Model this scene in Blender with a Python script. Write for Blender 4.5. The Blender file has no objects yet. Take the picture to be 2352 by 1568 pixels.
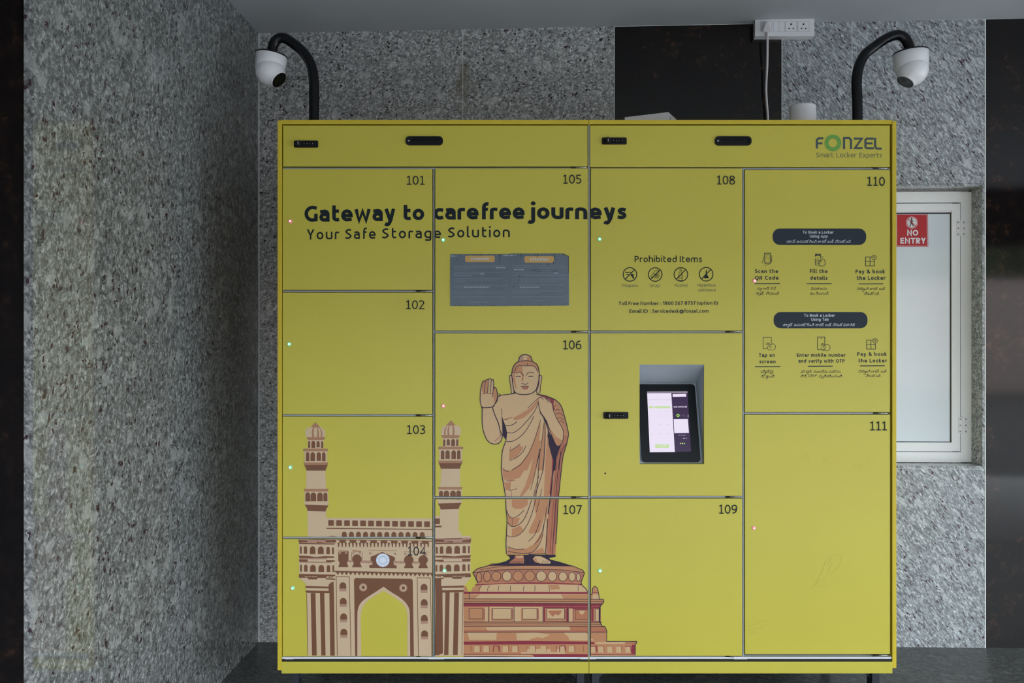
import bpy, bmesh, math, random
from mathutils import Vector, Matrix
from mathutils.geometry import tessellate_polygon

# ------------------------------------------------------------------ camera, world, exposure
SC = bpy.context.scene
COL = SC.collection
F, CX, CY = 1882.0, 1176.0, 784.0          # focal length and centre in pixels of a 2352x1568 frame
D = 2.5                                    # camera to locker fronts
ZC = 1.158                                 # camera height
cam = bpy.data.cameras.new('camera')
cam.sensor_width = 36.0
cam.lens = 36.0 * F / 2352.0
cam.clip_start = 0.05
camo = bpy.data.objects.new('camera', cam)
camo.location = (0, -D, ZC)
camo.rotation_euler = (math.radians(90), 0, 0)
COL.objects.link(camo)
SC.camera = camo
SC.view_settings.view_transform = 'Standard'
SC.view_settings.look = 'None'
SC.view_settings.gamma = 1.0
SC.view_settings.use_curve_mapping = False
SC.view_settings.exposure = 0.0
SC.cycles.use_denoising = True
SC.cycles.max_bounces = 6
SC.cycles.diffuse_bounces = 4
SC.cycles.sample_clamp_indirect = 8.0

world = bpy.data.worlds.new('overcast_sky')
SC.world = world
world.use_nodes = True
bgn = world.node_tree.nodes['Background']
bgn.inputs['Color'].default_value = (0.83, 0.92, 1.0, 1)
bgn.inputs['Strength'].default_value = 7.6

pt = bpy.data.lights.new('open_front_portal', 'AREA'); pt.shape = 'RECTANGLE'; pt.size = 6.9; pt.size_y = 2.16; pt.cycles.is_portal = True
pto = bpy.data.objects.new('open_front_portal', pt); pto.location = (1.85, -3.25, 1.08); pto.rotation_euler = (math.radians(-90), 0, math.radians(180)); COL.objects.link(pto)
# ------------------------------------------------------------------ stroke lettering (cap height 1)
def A(cx, cy, rx, ry, a0, a1, n=9):
    return [(cx + rx*math.cos(math.radians(a0+(a1-a0)*i/n)), cy + ry*math.sin(math.radians(a0+(a1-a0)*i/n))) for i in range(n+1)]
def SP(p, n=5):
    q = [p[0]] + list(p) + [p[-1]]; out = []
    for i in range(1, len(q)-2):
        a, b, c, d = q[i-1], q[i], q[i+1], q[i+2]
        for k in range(n):
            t = k/n
            out.append(tuple(.5*(2*b[j]+(c[j]-a[j])*t+(2*a[j]-5*b[j]+4*c[j]-d[j])*t*t+(3*b[j]-a[j]-3*c[j]+d[j])*t**3) for j in (0, 1)))
    out.append(tuple(p[-1])); return out
X = .75
def glyph(ch, w):
    """strokes (lists of centreline points), dots (x, y, r) and advance width for a stroke width w"""
    h = w/2; S = []; dots = []; c = ch
    def ell(cx, cy, rx, ry): return A(cx, cy, rx, ry, 90, 450, 22)
    if c == ' ': return S, dots, .30
    if c == 'a':
        a = .62; S = [[(.05, X-h-.03)] + A(a-h-.19, X-h-.19, .19, .19, 90, 0) + [(a-h, 0)],
                      [(a-h, .44), (.28, .44)] + A(.27, (.44+h)/2, .27-h, (.44-h)/2, 90, 270) + [(a-h, h+.005)]]
    elif c in 'bdpqo' or c == 'g':
        a = .70; S = [ell(a/2, X/2, a/2-h, X/2-h)]
        if c == 'b': S.append([(h, X/2), (h, 1.1)])
        if c == 'd': S.append([(a-h, X/2), (a-h, 1.1)])
        if c == 'p': S.append([(h, X/2), (h, -.28)])
        if c == 'q': S.append([(a-h, X/2), (a-h, -.28)])
        if c == 'g': S = [[(a-h, X-h-.02)] + A(.36, X/2, .36-h, X/2-h, 90, 270) + [(a-h, h+.02)], [(a-h, X-h*.6), (a-h, -.05)] + A(a-h-.2, -.05, .2, .23-h, 0, -90) + [(.10, -.25+h)]]
    elif c == 'c': a = .58; S = [[(.56, X-h-.04)] + A(.37, X/2, .37-h, X/2-h, 90, 270) + [(.56, h+.04)]]
    elif c == 'e': a = .70; S = [[(h, .36), (a-h, .36)] + A(a/2, X/2, a/2-h, X/2-h, -2, 270, 16) + [(a-.06, h+.03)]]
    elif c == 'f': a = .46; S = [[(.48, 1.1-h-.02)] + A(.10+h+.19, 1.1-h-.24, .19, .24, 90, 180) + [(.10+h, 0)], [(.1, X-h), (.45, X-h)]]
    elif c in 'hnmr':
        a = .68; hi = 1.1 if c == 'h' else None
        l = [(h, 0)] + (A(h+.13, X-h-.09, .13, .09, 180, 90, 4) if not hi else [(h, X-h-.12)] + A(h+.15, X-h-.1, .15, .1, 170, 90, 4))
        if c == 'r': a = .44; S = [l + [(a, X-h-.01)]]
        elif c == 'm':
            a = 1.04; m = a/2
            S = [l + A(m-.17, X-h-.2, .17, .2, 90, 0) + [(m, 0)], [(m-.02, X-h-.1)] + A(m+.15, X-h-.1, .15, .1, 170, 90, 4) + A(a-h-.17, X-h-.2, .17, .2, 90, 0) + [(a-h, 0)]]
        else: S = [l + A(a-h-.2, X-h-.22, .2, .22, 90, 0) + [(a-h, 0)]]
        if hi: S.append([(h, 0), (h, 1.1)])
    elif c == 'u': a = .68; S = [[(h, X)] + A(h+.2, h+.22, .2, .22, 180, 270) + A(a-h-.13, h+.09, .13, .09, 270, 360, 4) + [(a-h, X)]]
    elif c == 'i': a = w; S = [[(h, 0), (h, X)]]; dots = [(h, 1.0, w*.62)]
    elif c == 'j': a = w+.04; S = [[(h+.04, X), (h+.04, -.08)] + A(h-.12, -.08, .16, .19-h*.6, 0, -90) + [(-.12, -.26+h)]]; dots = [(h+.04, 1.0, w*.62)]
    elif c == 'k': a = .62; S = [[(h, 0), (h, 1.1)], [(a-h, X), (h+.08, .39), (a-h+.02, 0)]]
    elif c == 'l': a = w+.10; S = [[(h, 1.1), (h, .16)] + A(h+.14, .16+h*.3, .14, .16-h*.7, 180, 270) + [(w+.12, h)]]
    elif c == 's': a = .52; S = [SP([(.47, X-h-.05), (.28, X-h), (h+.03, .56), (.20, .42), (.36, .34), (a-h-.01, .2), (.25, h), (.03, h+.05)])]
    elif c == 't': a = .50; S = [[(.06+h, 1.0), (.06+h, .24)] + A(.06+h+.2, .24, .2, .24-h, 180, 270) + [(.48, h+.02)], [(.06, X-h), (.47, X-h)]]
    elif c == 'v': a = .66; S = [[(h, X), (a/2, .02), (a-h, X)]]
    elif c == 'w': a = 1.0; S = [[(h, X), (.29, .03), (.5, .62), (.71, .03), (a-h, X)]]
    elif c == 'x': a = .64; S = [[(h, X), (a-h, 0)], [(a-h, X), (h, 0)]]
    elif c == 'y': a = .66; S = [[(h, X), (a/2+.02, .03)], [(a-h, X)] + SP([(a/2+.06, .08), (.28, -.16), (.18, -.235), (.04, -.28+h)])]
    elif c == 'z': a = .56; S = [[(.02, X-h), (a-h*1.2, X-h), (h*1.2, h), (a-.01, h)]]
    elif c == 'A': a = .84; S = [[(h*.9, 0), (a/2, .98), (a-h*.9, 0)], [(.2, .30), (a-.2, .30)]]
    elif c == 'B': a = .72; S = [[(h, h), (h, 1-h)], [(0, 1-h), (.36, 1-h)] + A(.36, .77-h*.4, .24, .23-h*.6, 90, -90) + [(h, .53)], [(.3, .53)] + A(.38, .265+h*.5, a-.38-h, .265-h*.5, 90, -90) + [(0, h)]]
    elif c == 'C': a = .76; S = [[(.73, 1-h-.05)] + A(.48, .5, .48-h, .5-h, 80, 280, 14) + [(.73, h+.05)]]
    elif c == 'D': a = .84; S = [[(h, h), (h, 1-h)], [(0, 1-h), (.36, 1-h)] + A(.36, .5, a-.36-h, .5-h, 90, -90, 12) + [(0, h)]]
    elif c == 'E': a = .62; S = [[(a, 1-h), (h, 1-h), (h, h), (a, h)], [(h, .52), (a-.06, .52)]]
    elif c == 'F': a = .60; S = [[(a, 1-h), (h, 1-h), (h, 0)], [(h, .5), (a-.06, .5)]]
    elif c == 'G': a = .80; S = [[(.74, 1-h-.05)] + A(.48, .5, .48-h, .5-h, 80, 275, 14) + [(a-h, h+.03), (a-h, .5)]]
    elif c == 'H': a = .80; S = [[(h, 0), (h, 1)], [(a-h, 0), (a-h, 1)], [(h, .52), (a-h, .52)]]
    elif c == 'I': a = w; S = [[(h, 0), (h, 1)]]
    elif c == 'K': a = .74; S = [[(h, 0), (h, 1)], [(a-h-.02, 1), (h+.1, .53), (a-h+.02, 0)]]
    elif c == 'L': a = .60; S = [[(h, 1), (h, h), (a, h)]]
    elif c == 'M': a = .98; S = [[(h, 0), (h+.04, .95), (a/2, .25), (a-h-.04, .95), (a-h, 0)]]
    elif c == 'N': a = .82; S = [[(h, 0), (h, .96), (a-h, .04), (a-h, 1)]]
    elif c in 'OQ':
        a = .96; S = [ell(a/2, .5, a/2-h, .5-h)]
        if c == 'Q': S.append([(a*.5, .06), (a*.84, -.2)])
    elif c in 'PR':
        a = .68; S = [[(h, 0), (h, 1-h)], [(0, 1-h), (.34, 1-h)] + A(.34, .70, a-.34-h, .30-h, 90, -90) + [(h, .40)]]
        if c == 'R': S.append([(.34, .40), (a-h+.02, 0)])
    elif c == 'S': a = .66; S = [SP([(.60, 1-h-.06), (.36, 1-h), (h+.02, .75), (.24, .56), (.44, .45), (a-h, .26), (.30, h), (.02, h+.06)])]
    elif c == 'T': a = .72; S = [[(0, 1-h), (a, 1-h)], [(a/2, 1-h), (a/2, 0)]]
    elif c == 'U': a = .80; S = [[(h, 1), (h, .36)] + A(a/2, .36, a/2-h, .36-h, 180, 360, 12) + [(a-h, 1)]]
    elif c == 'W': a = 1.2; S = [[(h, 1), (.32, .03), (.6, .9), (.88, .03), (a-h, 1)]]
    elif c == 'X': a = .78; S = [[(h, 1), (a-h, 0)], [(a-h, 1), (h, 0)]]
    elif c == 'Y': a = .76; S = [[(h*.9, 1), (a/2, .42), (a/2, 0)], [(a-h*.9, 1), (a/2, .44)]]
    elif c == 'Z': a = .70; S = [[(.02, 1-h), (a-h*1.2, 1-h), (h*1.2, h), (a, h)]]
    elif c == '0': a = .66; S = [ell(a/2, .5, a/2-h, .5-h)]
    elif c == '1': a = .42; S = [[(.02, .74), (.30-h*.3, .97), (.30, .9), (.30, 0)]]
    elif c == '\x01': a = .58; S = [[(.06, .82), (.30, .95), (.30, h)], [(.04, h), (.56, h)]]
    elif c == '2': a = .62; S = [[(.04, 1-h-.12)] + A(.29, .72, .29-h*.6, .28-h, 125, -20, 10) + [(h*1.3, h), (a, h)]]
    elif c == '3': a = .62; S = [[(.04, 1-h-.04)] + A(.28, .755, .28-h*.6, .245-h*.9, 85, -90, 9) + [(.2, .53)], [(.26, .53)] + A(.28, .27+h*.2, a-.28-h, .27-h*.8, 90, -90, 9) + [(.02, h+.04)]]
    elif c == '4': a = .68; S = [[(a-.18, 0), (a-.18, .97), (h, .28), (a, .28)]]
    elif c == '5': a = .62; S = [[(.56, 1-h), (.12, 1-h), (.10, .56), (.26, .60)] + A(.28, .31, a-.28-h, .31-h, 80, -90, 10) + [(.02, h+.04)]]
    elif c == '6': a = .66; S = [ell(a/2, .32, a/2-h, .32-h), [(h, .36)] + SP([(h+.02, .5), (.2, .82), (.54, 1-h)])]
    elif c == '7': a = .60; S = [[(0, 1-h), (a-h*.8, 1-h), (.2, 0)]]
    elif c == '8': a = .66; S = [ell(a/2, .76, .24, .24-h), ell(a/2, .275, a/2-h, .275-h*.8)]
    elif c == '9': a = .66; S = [ell(a/2, .68, a/2-h, .32-h), [(a-h, .64)] + SP([(a-h-.02, .5), (.46, .18), (.12, h)])]
    elif c == ':': a = w; dots = [(h, .12, w*.6), (h, .62, w*.6)]
    elif c == '.': a = w; dots = [(h, w*.6, w*.65)]
    elif c == ',': a = w; S = [[(h, .1), (h*.3, -.16)]]
    elif c == '(': a = .26; S = [A(.62, .4, .56, .72, 130, 230)]
    elif c == ')': a = .26; S = [A(-.36, .4, .56, .72, 50, -50)]
    elif c == '&': a = .82; S = [SP([(.80, .0), (.5, .38), (.18, .78), (.32, .97-h*.4), (.48, .8), (.34, .62), (h, .3), (.3, h), (.62, .18), (.74, .46)])]
    elif c == '@': a = 1.06; S = [A(.53, .36, .53-h, .56-h, -60, 290, 24), ell(.52, .36, .22, .25), [(.76, .62), (.74, .2), (.9, .14)]]
    elif c == '\u20b9': a = .60; S = [[(0, 1-h), (.6, 1-h)], [(0, .72), (.6, .72)], [(.1, 1-h)] + A(.2, .72, .25, .28-h, 80, -90) + [(.05, .44), (.45, 0)]]
    else: a = .6; S = [[(0, .4), (.5, .4)]]
    return S, dots, a

def stroke_quads(pts, w):
    """a centreline drawn as quads of width w (mitred)"""
    p = [Vector((a[0], a[1])) for a in pts]
    q = [p[0]]
    for v in p[1:]:
        if (v-q[-1]).length > 1e-6: q.append(v)
    p = q; n = len(p)
    if n < 2: return []
    closed = n > 3 and (p[0]-p[-1]).length < 1e-4
    if closed: p[-1] = p[0].copy()
    off = []
    for i in range(n):
        a = p[i]-p[i-1] if i > 0 else (p[-1]-p[-2] if closed else None)
        b = p[i+1]-p[i] if i < n-1 else (p[1]-p[0] if closed else None)
        if a is None: a = b
        if b is None: b = a
        na = Vector((-a.y, a.x)).normalized(); nb = Vector((-b.y, b.x)).normalized()
        m = na+nb
        if m.length < 1e-4: m = na.copy()
        m.normalize()
        off.append(m*(w/2/max(.5, m.dot(na))))
    return [[p[i]+off[i], p[i+1]+off[i+1], p[i+1]-off[i+1], p[i]-off[i]] for i in range(n-1)]

def text_polys(s, weight, track=.17):
    """polygons of a line of lettering, cap height 1, and its width"""
    x = 0; out = []
    for ch in s:
        S, dots, a = glyph(ch, weight)
        for st in S:
            for q in stroke_quads(st, weight): out.append([(v.x+x, v.y) for v in q])
        for (dx, dy, r) in dots:
            out.append([(px+x, py) for px, py in A(dx, dy, r, r, 0, 330, 11)])
        x += a + track
    return out, x-track
# ------------------------------------------------------------------ materials
MATS = {}
def mat(name, rgb=(.5, .5, .5), rough=.5, metal=0.0, emit=None, estr=1.0, spec=.5, coat=0.0):
    if name in MATS: return MATS[name]
    m = bpy.data.materials.new(name); m.use_nodes = True
    b = m.node_tree.nodes['Principled BSDF']
    b.inputs['Base Color'].default_value = (*rgb, 1)
    b.inputs['Roughness'].default_value = rough
    b.inputs['Metallic'].default_value = metal
    b.inputs['Specular IOR Level'].default_value = spec
    b.inputs['Coat Weight'].default_value = coat
    if emit:
        b.inputs['Emission Color'].default_value = (*emit, 1)
        b.inputs['Emission Strength'].default_value = estr
    MATS[name] = m
    return m
def nodes(m):
    nt = m.node_tree; b = nt.nodes['Principled BSDF']
    def N(t, **k):
        n = nt.nodes.new(t)
        for a, v in k.items(): setattr(n, a, v)
        return n
    return nt, b, N
def ramp(N, stops):
    r = N('ShaderNodeValToRGB'); e = r.color_ramp.elements
    while len(e) < len(stops): e.new(.5)
    for i, (p, c) in enumerate(stops):
        e[i].position = p; e[i].color = (*c, 1) if len(c) == 3 else c
    return r
def granite(name, rot, stretch, base, light, dark, garnet, rough=.12, spec=.4, scale=1.12, bias=0.0):
    """pale speckled granite: cloudy base, pale blotches, dark flecks and maroon garnets drawn out along one direction"""
    m = mat(name, base, rough, spec=spec)
    nt, b, N = nodes(m); L = nt.links.new
    tc = N('ShaderNodeTexCoord'); mp = N('ShaderNodeMapping')
    mp.inputs['Rotation'].default_value = rot
    L(tc.outputs['Object'], mp.inputs['Vector'])
    m2 = N('ShaderNodeMapping'); m2.inputs['Scale'].default_value = (scale*stretch[0], scale*stretch[1], scale*stretch[2])
    L(mp.outputs['Vector'], m2.inputs['Vector'])
    # warp
    nw = N('ShaderNodeTexNoise'); nw.inputs['Scale'].default_value = 22; nw.inputs['Detail'].default_value = 2
    L(m2.outputs['Vector'], nw.inputs['Vector'])
    wv = N('ShaderNodeVectorMath', operation='MULTIPLY_ADD'); wv.inputs[1].default_value = (.035, .035, .035)
    L(nw.outputs['Color'], wv.inputs[0]); L(m2.outputs['Vector'], wv.inputs[2])
    V = wv.outputs['Vector']
    nf = N('ShaderNodeTexNoise'); nf.inputs['Scale'].default_value = 120; nf.inputs['Detail'].default_value = 3; L(m2.outputs['Vector'], nf.inputs['Vector'])
    wf_ = N('ShaderNodeVectorMath', operation='MULTIPLY_ADD'); wf_.inputs[1].default_value = (.022, .022, .022); L(nf.outputs['Color'], wf_.inputs[0]); L(V, wf_.inputs[2])
    n1 = N('ShaderNodeTexNoise'); n1.inputs['Scale'].default_value = 84; n1.inputs['Detail'].default_value = 6; n1.inputs['Roughness'].default_value = .72
    L(V, n1.inputs['Vector'])
    r1 = ramp(N, [(.27, dark), (.40-bias, tuple(.62*x for x in base)), (.50-bias, base), (.70, light)])
    L(n1.outputs['Fac'], r1.inputs['Fac'])
    v0 = N('ShaderNodeTexVoronoi'); v0.inputs['Scale'].default_value = 105; L(wf_.outputs['Vector'], v0.inputs['Vector'])
    s0 = N('ShaderNodeSeparateColor'); L(v0.outputs['Color'], s0.inputs['Color'])
    g0 = N('ShaderNodeMapRange'); g0.inputs['To Min'].default_value = .58; g0.inputs['To Max'].default_value = 1.36; L(s0.outputs['Blue'], g0.inputs['Value'])
    e0 = N('ShaderNodeMapRange'); e0.inputs['From Min'].default_value = .30; e0.inputs['From Max'].default_value = .62; e0.inputs['To Min'].default_value = 1.08; e0.inputs['To Max'].default_value = .62; L(v0.outputs['Distance'], e0.inputs['Value'])
    ge = N('ShaderNodeMath', operation='MULTIPLY'); L(g0.outputs[0], ge.inputs[0]); L(e0.outputs[0], ge.inputs[1])
    r1m = N('ShaderNodeVectorMath', operation='SCALE'); L(r1.outputs['Color'], r1m.inputs[0]); L(ge.outputs[0], r1m.inputs['Scale'])
    # pale crystals
    v1 = N('ShaderNodeTexVoronoi'); v1.inputs['Scale'].default_value = 27; v1.inputs['Randomness'].default_value = 1
    L(V, v1.inputs['Vector'])
    sep = N('ShaderNodeSeparateColor'); L(v1.outputs['Color'], sep.inputs['Color'])
    c1 = N('ShaderNodeMath', operation='GREATER_THAN'); c1.inputs[1].default_value = .84; L(sep.outputs['Red'], c1.inputs[0])
    d1 = N('ShaderNodeMapRange'); d1.inputs['From Min'].default_value = .55; d1.inputs['From Max'].default_value = .35; d1.inputs['To Max'].default_value = .5
    L(v1.outputs['Distance'], d1.inputs['Value'])
    f1 = N('ShaderNodeMath', operation='MULTIPLY'); L(c1.outputs[0], f1.inputs[0]); L(d1.outputs[0], f1.inputs[1])
    mx1 = N('ShaderNodeMix', data_type='RGBA'); mx1.inputs['B'].default_value = (*light, 1)
    L(f1.outputs[0], mx1.inputs['Factor']); L(r1m.outputs['Vector'], mx1.inputs['A'])
    # dark garnets in loose strings
    v2 = N('ShaderNodeTexVoronoi'); v2.inputs['Scale'].default_value = 88; L(wf_.outputs['Vector'], v2.inputs['Vector']); L(wf_.outputs['Vector'], v1.inputs['Vector'])
    s2 = N('ShaderNodeSeparateColor'); L(v2.outputs['Color'], s2.inputs['Color'])
    n3 = N('ShaderNodeTexNoise'); n3.inputs['Scale'].default_value = 11; n3.inputs['Detail'].default_value = 3; L(V, n3.inputs['Vector'])
    th = N('ShaderNodeMapRange'); th.inputs['From Min'].default_value = .42; th.inputs['From Max'].default_value = .68; th.inputs['To Min'].default_value = .99; th.inputs['To Max'].default_value = .80
    L(n3.outputs['Fac'], th.inputs['Value'])
    c2 = N('ShaderNodeMath', operation='GREATER_THAN'); L(s2.outputs['Green'], c2.inputs[0]); L(th.outputs[0], c2.inputs[1])
    d2 = N('ShaderNodeMath', operation='LESS_THAN'); d2.inputs[1].default_value = .48; L(v2.outputs['Distance'], d2.inputs[0])
    f2 = N('ShaderNodeMath', operation='MULTIPLY'); L(c2.outputs[0], f2.inputs[0]); L(d2.outputs[0], f2.inputs[1])
    mx2 = N('ShaderNodeMix', data_type='RGBA'); mx2.inputs['B'].default_value = (*garnet, 1)
    L(f2.outputs[0], mx2.inputs['Factor']); L(mx1.outputs['Result'], mx2.inputs['A'])
    L(mx2.outputs['Result'], b.inputs['Base Color'])
    return m
def dark_granite(name, rough=.06):
    m = mat(name, (.02, .015, .014), rough, spec=.5)
    nt, b, N = nodes(m); L = nt.links.new
    tc = N('ShaderNodeTexCoord')
    n1 = N('ShaderNodeTexNoise'); n1.inputs['Scale'].default_value = 34; n1.inputs['Detail'].default_value = 7; n1.inputs['Roughness'].default_value = .7
    L(tc.outputs['Object'], n1.inputs['Vector'])
    n2 = N('ShaderNodeTexNoise'); n2.inputs['Scale'].default_value = 5; n2.inputs['Detail'].default_value = 3; L(tc.outputs['Object'], n2.inputs['Vector'])
    ad = N('ShaderNodeMath', operation='MULTIPLY_ADD'); ad.inputs[1].default_value = .5; L(n2.outputs['Fac'], ad.inputs[0]); L(n1.outputs['Fac'], ad.inputs[2])
    r = ramp(N, [(.62, (.005, .004, .005)), (.80, (.010, .007, .006)), (.92, (.030, .016, .011)), (1.0, (.07, .036, .025))])
    L(ad.outputs[0], r.inputs['Fac']); L(r.outputs['Color'], b.inputs['Base Color'])
    return m
def fine_bump(m, scale, dist, detail=2):
    nt, b, N = nodes(m); L = nt.links.new
    tc = N('ShaderNodeTexCoord'); n = N('ShaderNodeTexNoise'); n.inputs['Scale'].default_value = scale; n.inputs['Detail'].default_value = detail
    bp = N('ShaderNodeBump'); bp.inputs['Distance'].default_value = dist; bp.inputs['Strength'].default_value = .4
    L(tc.outputs['Object'], n.inputs['Vector']); L(n.outputs['Fac'], bp.inputs['Height']); L(bp.outputs['Normal'], b.inputs['Normal'])
    return m
def mottle(m, rgb, amt, scale):
    nt, b, N = nodes(m); L = nt.links.new
    tc = N('ShaderNodeTexCoord'); n = N('ShaderNodeTexNoise'); n.inputs['Scale'].default_value = scale; n.inputs['Detail'].default_value = 4
    L(tc.outputs['Object'], n.inputs['Vector'])
    r = ramp(N, [(.3, tuple(x*(1-amt) for x in rgb)), (.7, tuple(min(1, x*(1+amt)) for x in rgb))])
    L(n.outputs['Fac'], r.inputs['Fac']); L(r.outputs['Color'], b.inputs['Base Color'])
    return m

YEL = (.56, .495, .060); YEF = (.62, .475, .040)
m_yellow = fine_bump(mottle(mat('yellow_door_film', YEL, .42, spec=.5), YEL, .02, 3.0), 420, .0003)
m_frame = fine_bump(mottle(mat('yellow_powder_coat', YEF, .5, spec=.3), YEF, .02, 3.0), 420, .0004)
m_grey = mat('grey_divider_paint', (.34, .36, .38), .45)
m_white_rail = mat('pale_rail', (.72, .74, .76), .35)
m_black = mat('black_plastic', (.007, .008, .010), .5, spec=.2)
m_blackgap = mat('dark_gap_shade', (.012, .011, .008), .8)
m_steel = mat('steel', (.62, .62, .62), .22, 1.0)
m_legs = mat('dark_blue_steel', (.020, .024, .034), .45)
m_white = mat('white_plastic', (.85, .85, .89), .32)
m_white_d = mat('grey_plastic_gap', (.30, .31, .34), .5)
m_hole = mat('socket_hole', (.02, .02, .03), .6)
m_tube = mat('black_painted_tube', (.006, .007, .009), .25, spec=.3)
m_lens = mat('lens_glass', (.008, .008, .006), .05, spec=.8)
m_alu = mat('white_aluminium', (.90, .925, .94), .3)
m_panel = mat('white_glazed_panel', (.78, .86, .93), .07, spec=.6)
m_gasket = mat('gasket', (.03, .04, .06), .5)
m_recess = mat('pale_grey_tray', (.42, .47, .52), .5)
m_grout = mat('white_grout', (.75, .77, .77), .8)
m_ceiling = mottle(mat('grey_ceiling_paint', (.47, .49, .525), .75), (.47, .49, .525), .04, 1.3)
g_back = granite('pale_granite_back', (.3, .4, .5), (1, 1, 1.25), (.52, .525, .525), (.74, .75, .75), (.06, .055, .06), (.055, .032, .04))
g_left = granite('pale_granite_side_shaded', (.35, .2, .15), (1.0, .9, .72), (.275, .285, .28), (.43, .44, .43), (.05, .054, .054), (.055, .032, .04), rough=.05, spec=.5, scale=1.1)  # same stone as the back wall, base darkened to stand for shade
g_right = granite('pale_granite_streaked', (0, math.radians(-52), 0), (.55, 1, 1.7), (.42, .45, .475), (.68, .715, .74), (.07, .08, .09), (.07, .035, .045), scale=1.2, bias=.02)
g_floor = granite('grey_green_floor_granite', (0, 0, .5), (.7, 1.5, 1), (.10, .11, .105), (.19, .20, .19), (.02, .023, .023), (.035, .034, .034), rough=.3, spec=.3, scale=1.15)
def stain(m, p, r, col):
    nt, b, N = nodes(m); L = nt.links.new
    src = b.inputs['Base Color'].links[0].from_socket
    tc = N('ShaderNodeTexCoord'); sb = N('ShaderNodeVectorMath', operation='SUBTRACT'); sb.inputs[1].default_value = p; L(tc.outputs['Object'], sb.inputs[0])
    ms = N('ShaderNodeVectorMath', operation='MULTIPLY'); ms.inputs[1].default_value = (1/r[0], 0, 1/r[1]); L(sb.outputs['Vector'], ms.inputs[0])
    ln = N('ShaderNodeVectorMath', operation='LENGTH'); L(ms.outputs['Vector'], ln.inputs[0])
    n = N('ShaderNodeTexNoise'); n.inputs['Scale'].default_value = 30; n.inputs['Detail'].default_value = 4; L(tc.outputs['Object'], n.inputs['Vector'])
    ad = N('ShaderNodeMath', operation='MULTIPLY_ADD'); ad.inputs[1].default_value = 1.6; L(n.outputs['Fac'], ad.inputs[0]); L(ln.outputs['Value'], ad.inputs[2])
    mr = N('ShaderNodeMapRange'); mr.inputs['From Min'].default_value = 1.7; mr.inputs['From Max'].default_value = .9; mr.inputs['To Max'].default_value = .6; L(ad.outputs[0], mr.inputs['Value'])
    mx = N('ShaderNodeMix', data_type='RGBA'); mx.inputs['B'].default_value = (*col, 1); L(mr.outputs[0], mx.inputs['Factor']); L(src, mx.inputs['A']); L(mx.outputs['Result'], b.inputs['Base Color'])
stain(g_back, (-.188, .63, 2.14), (.045, .13), (.20, .17, .10))
g_dark = dark_granite('dark_brown_granite')

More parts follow.
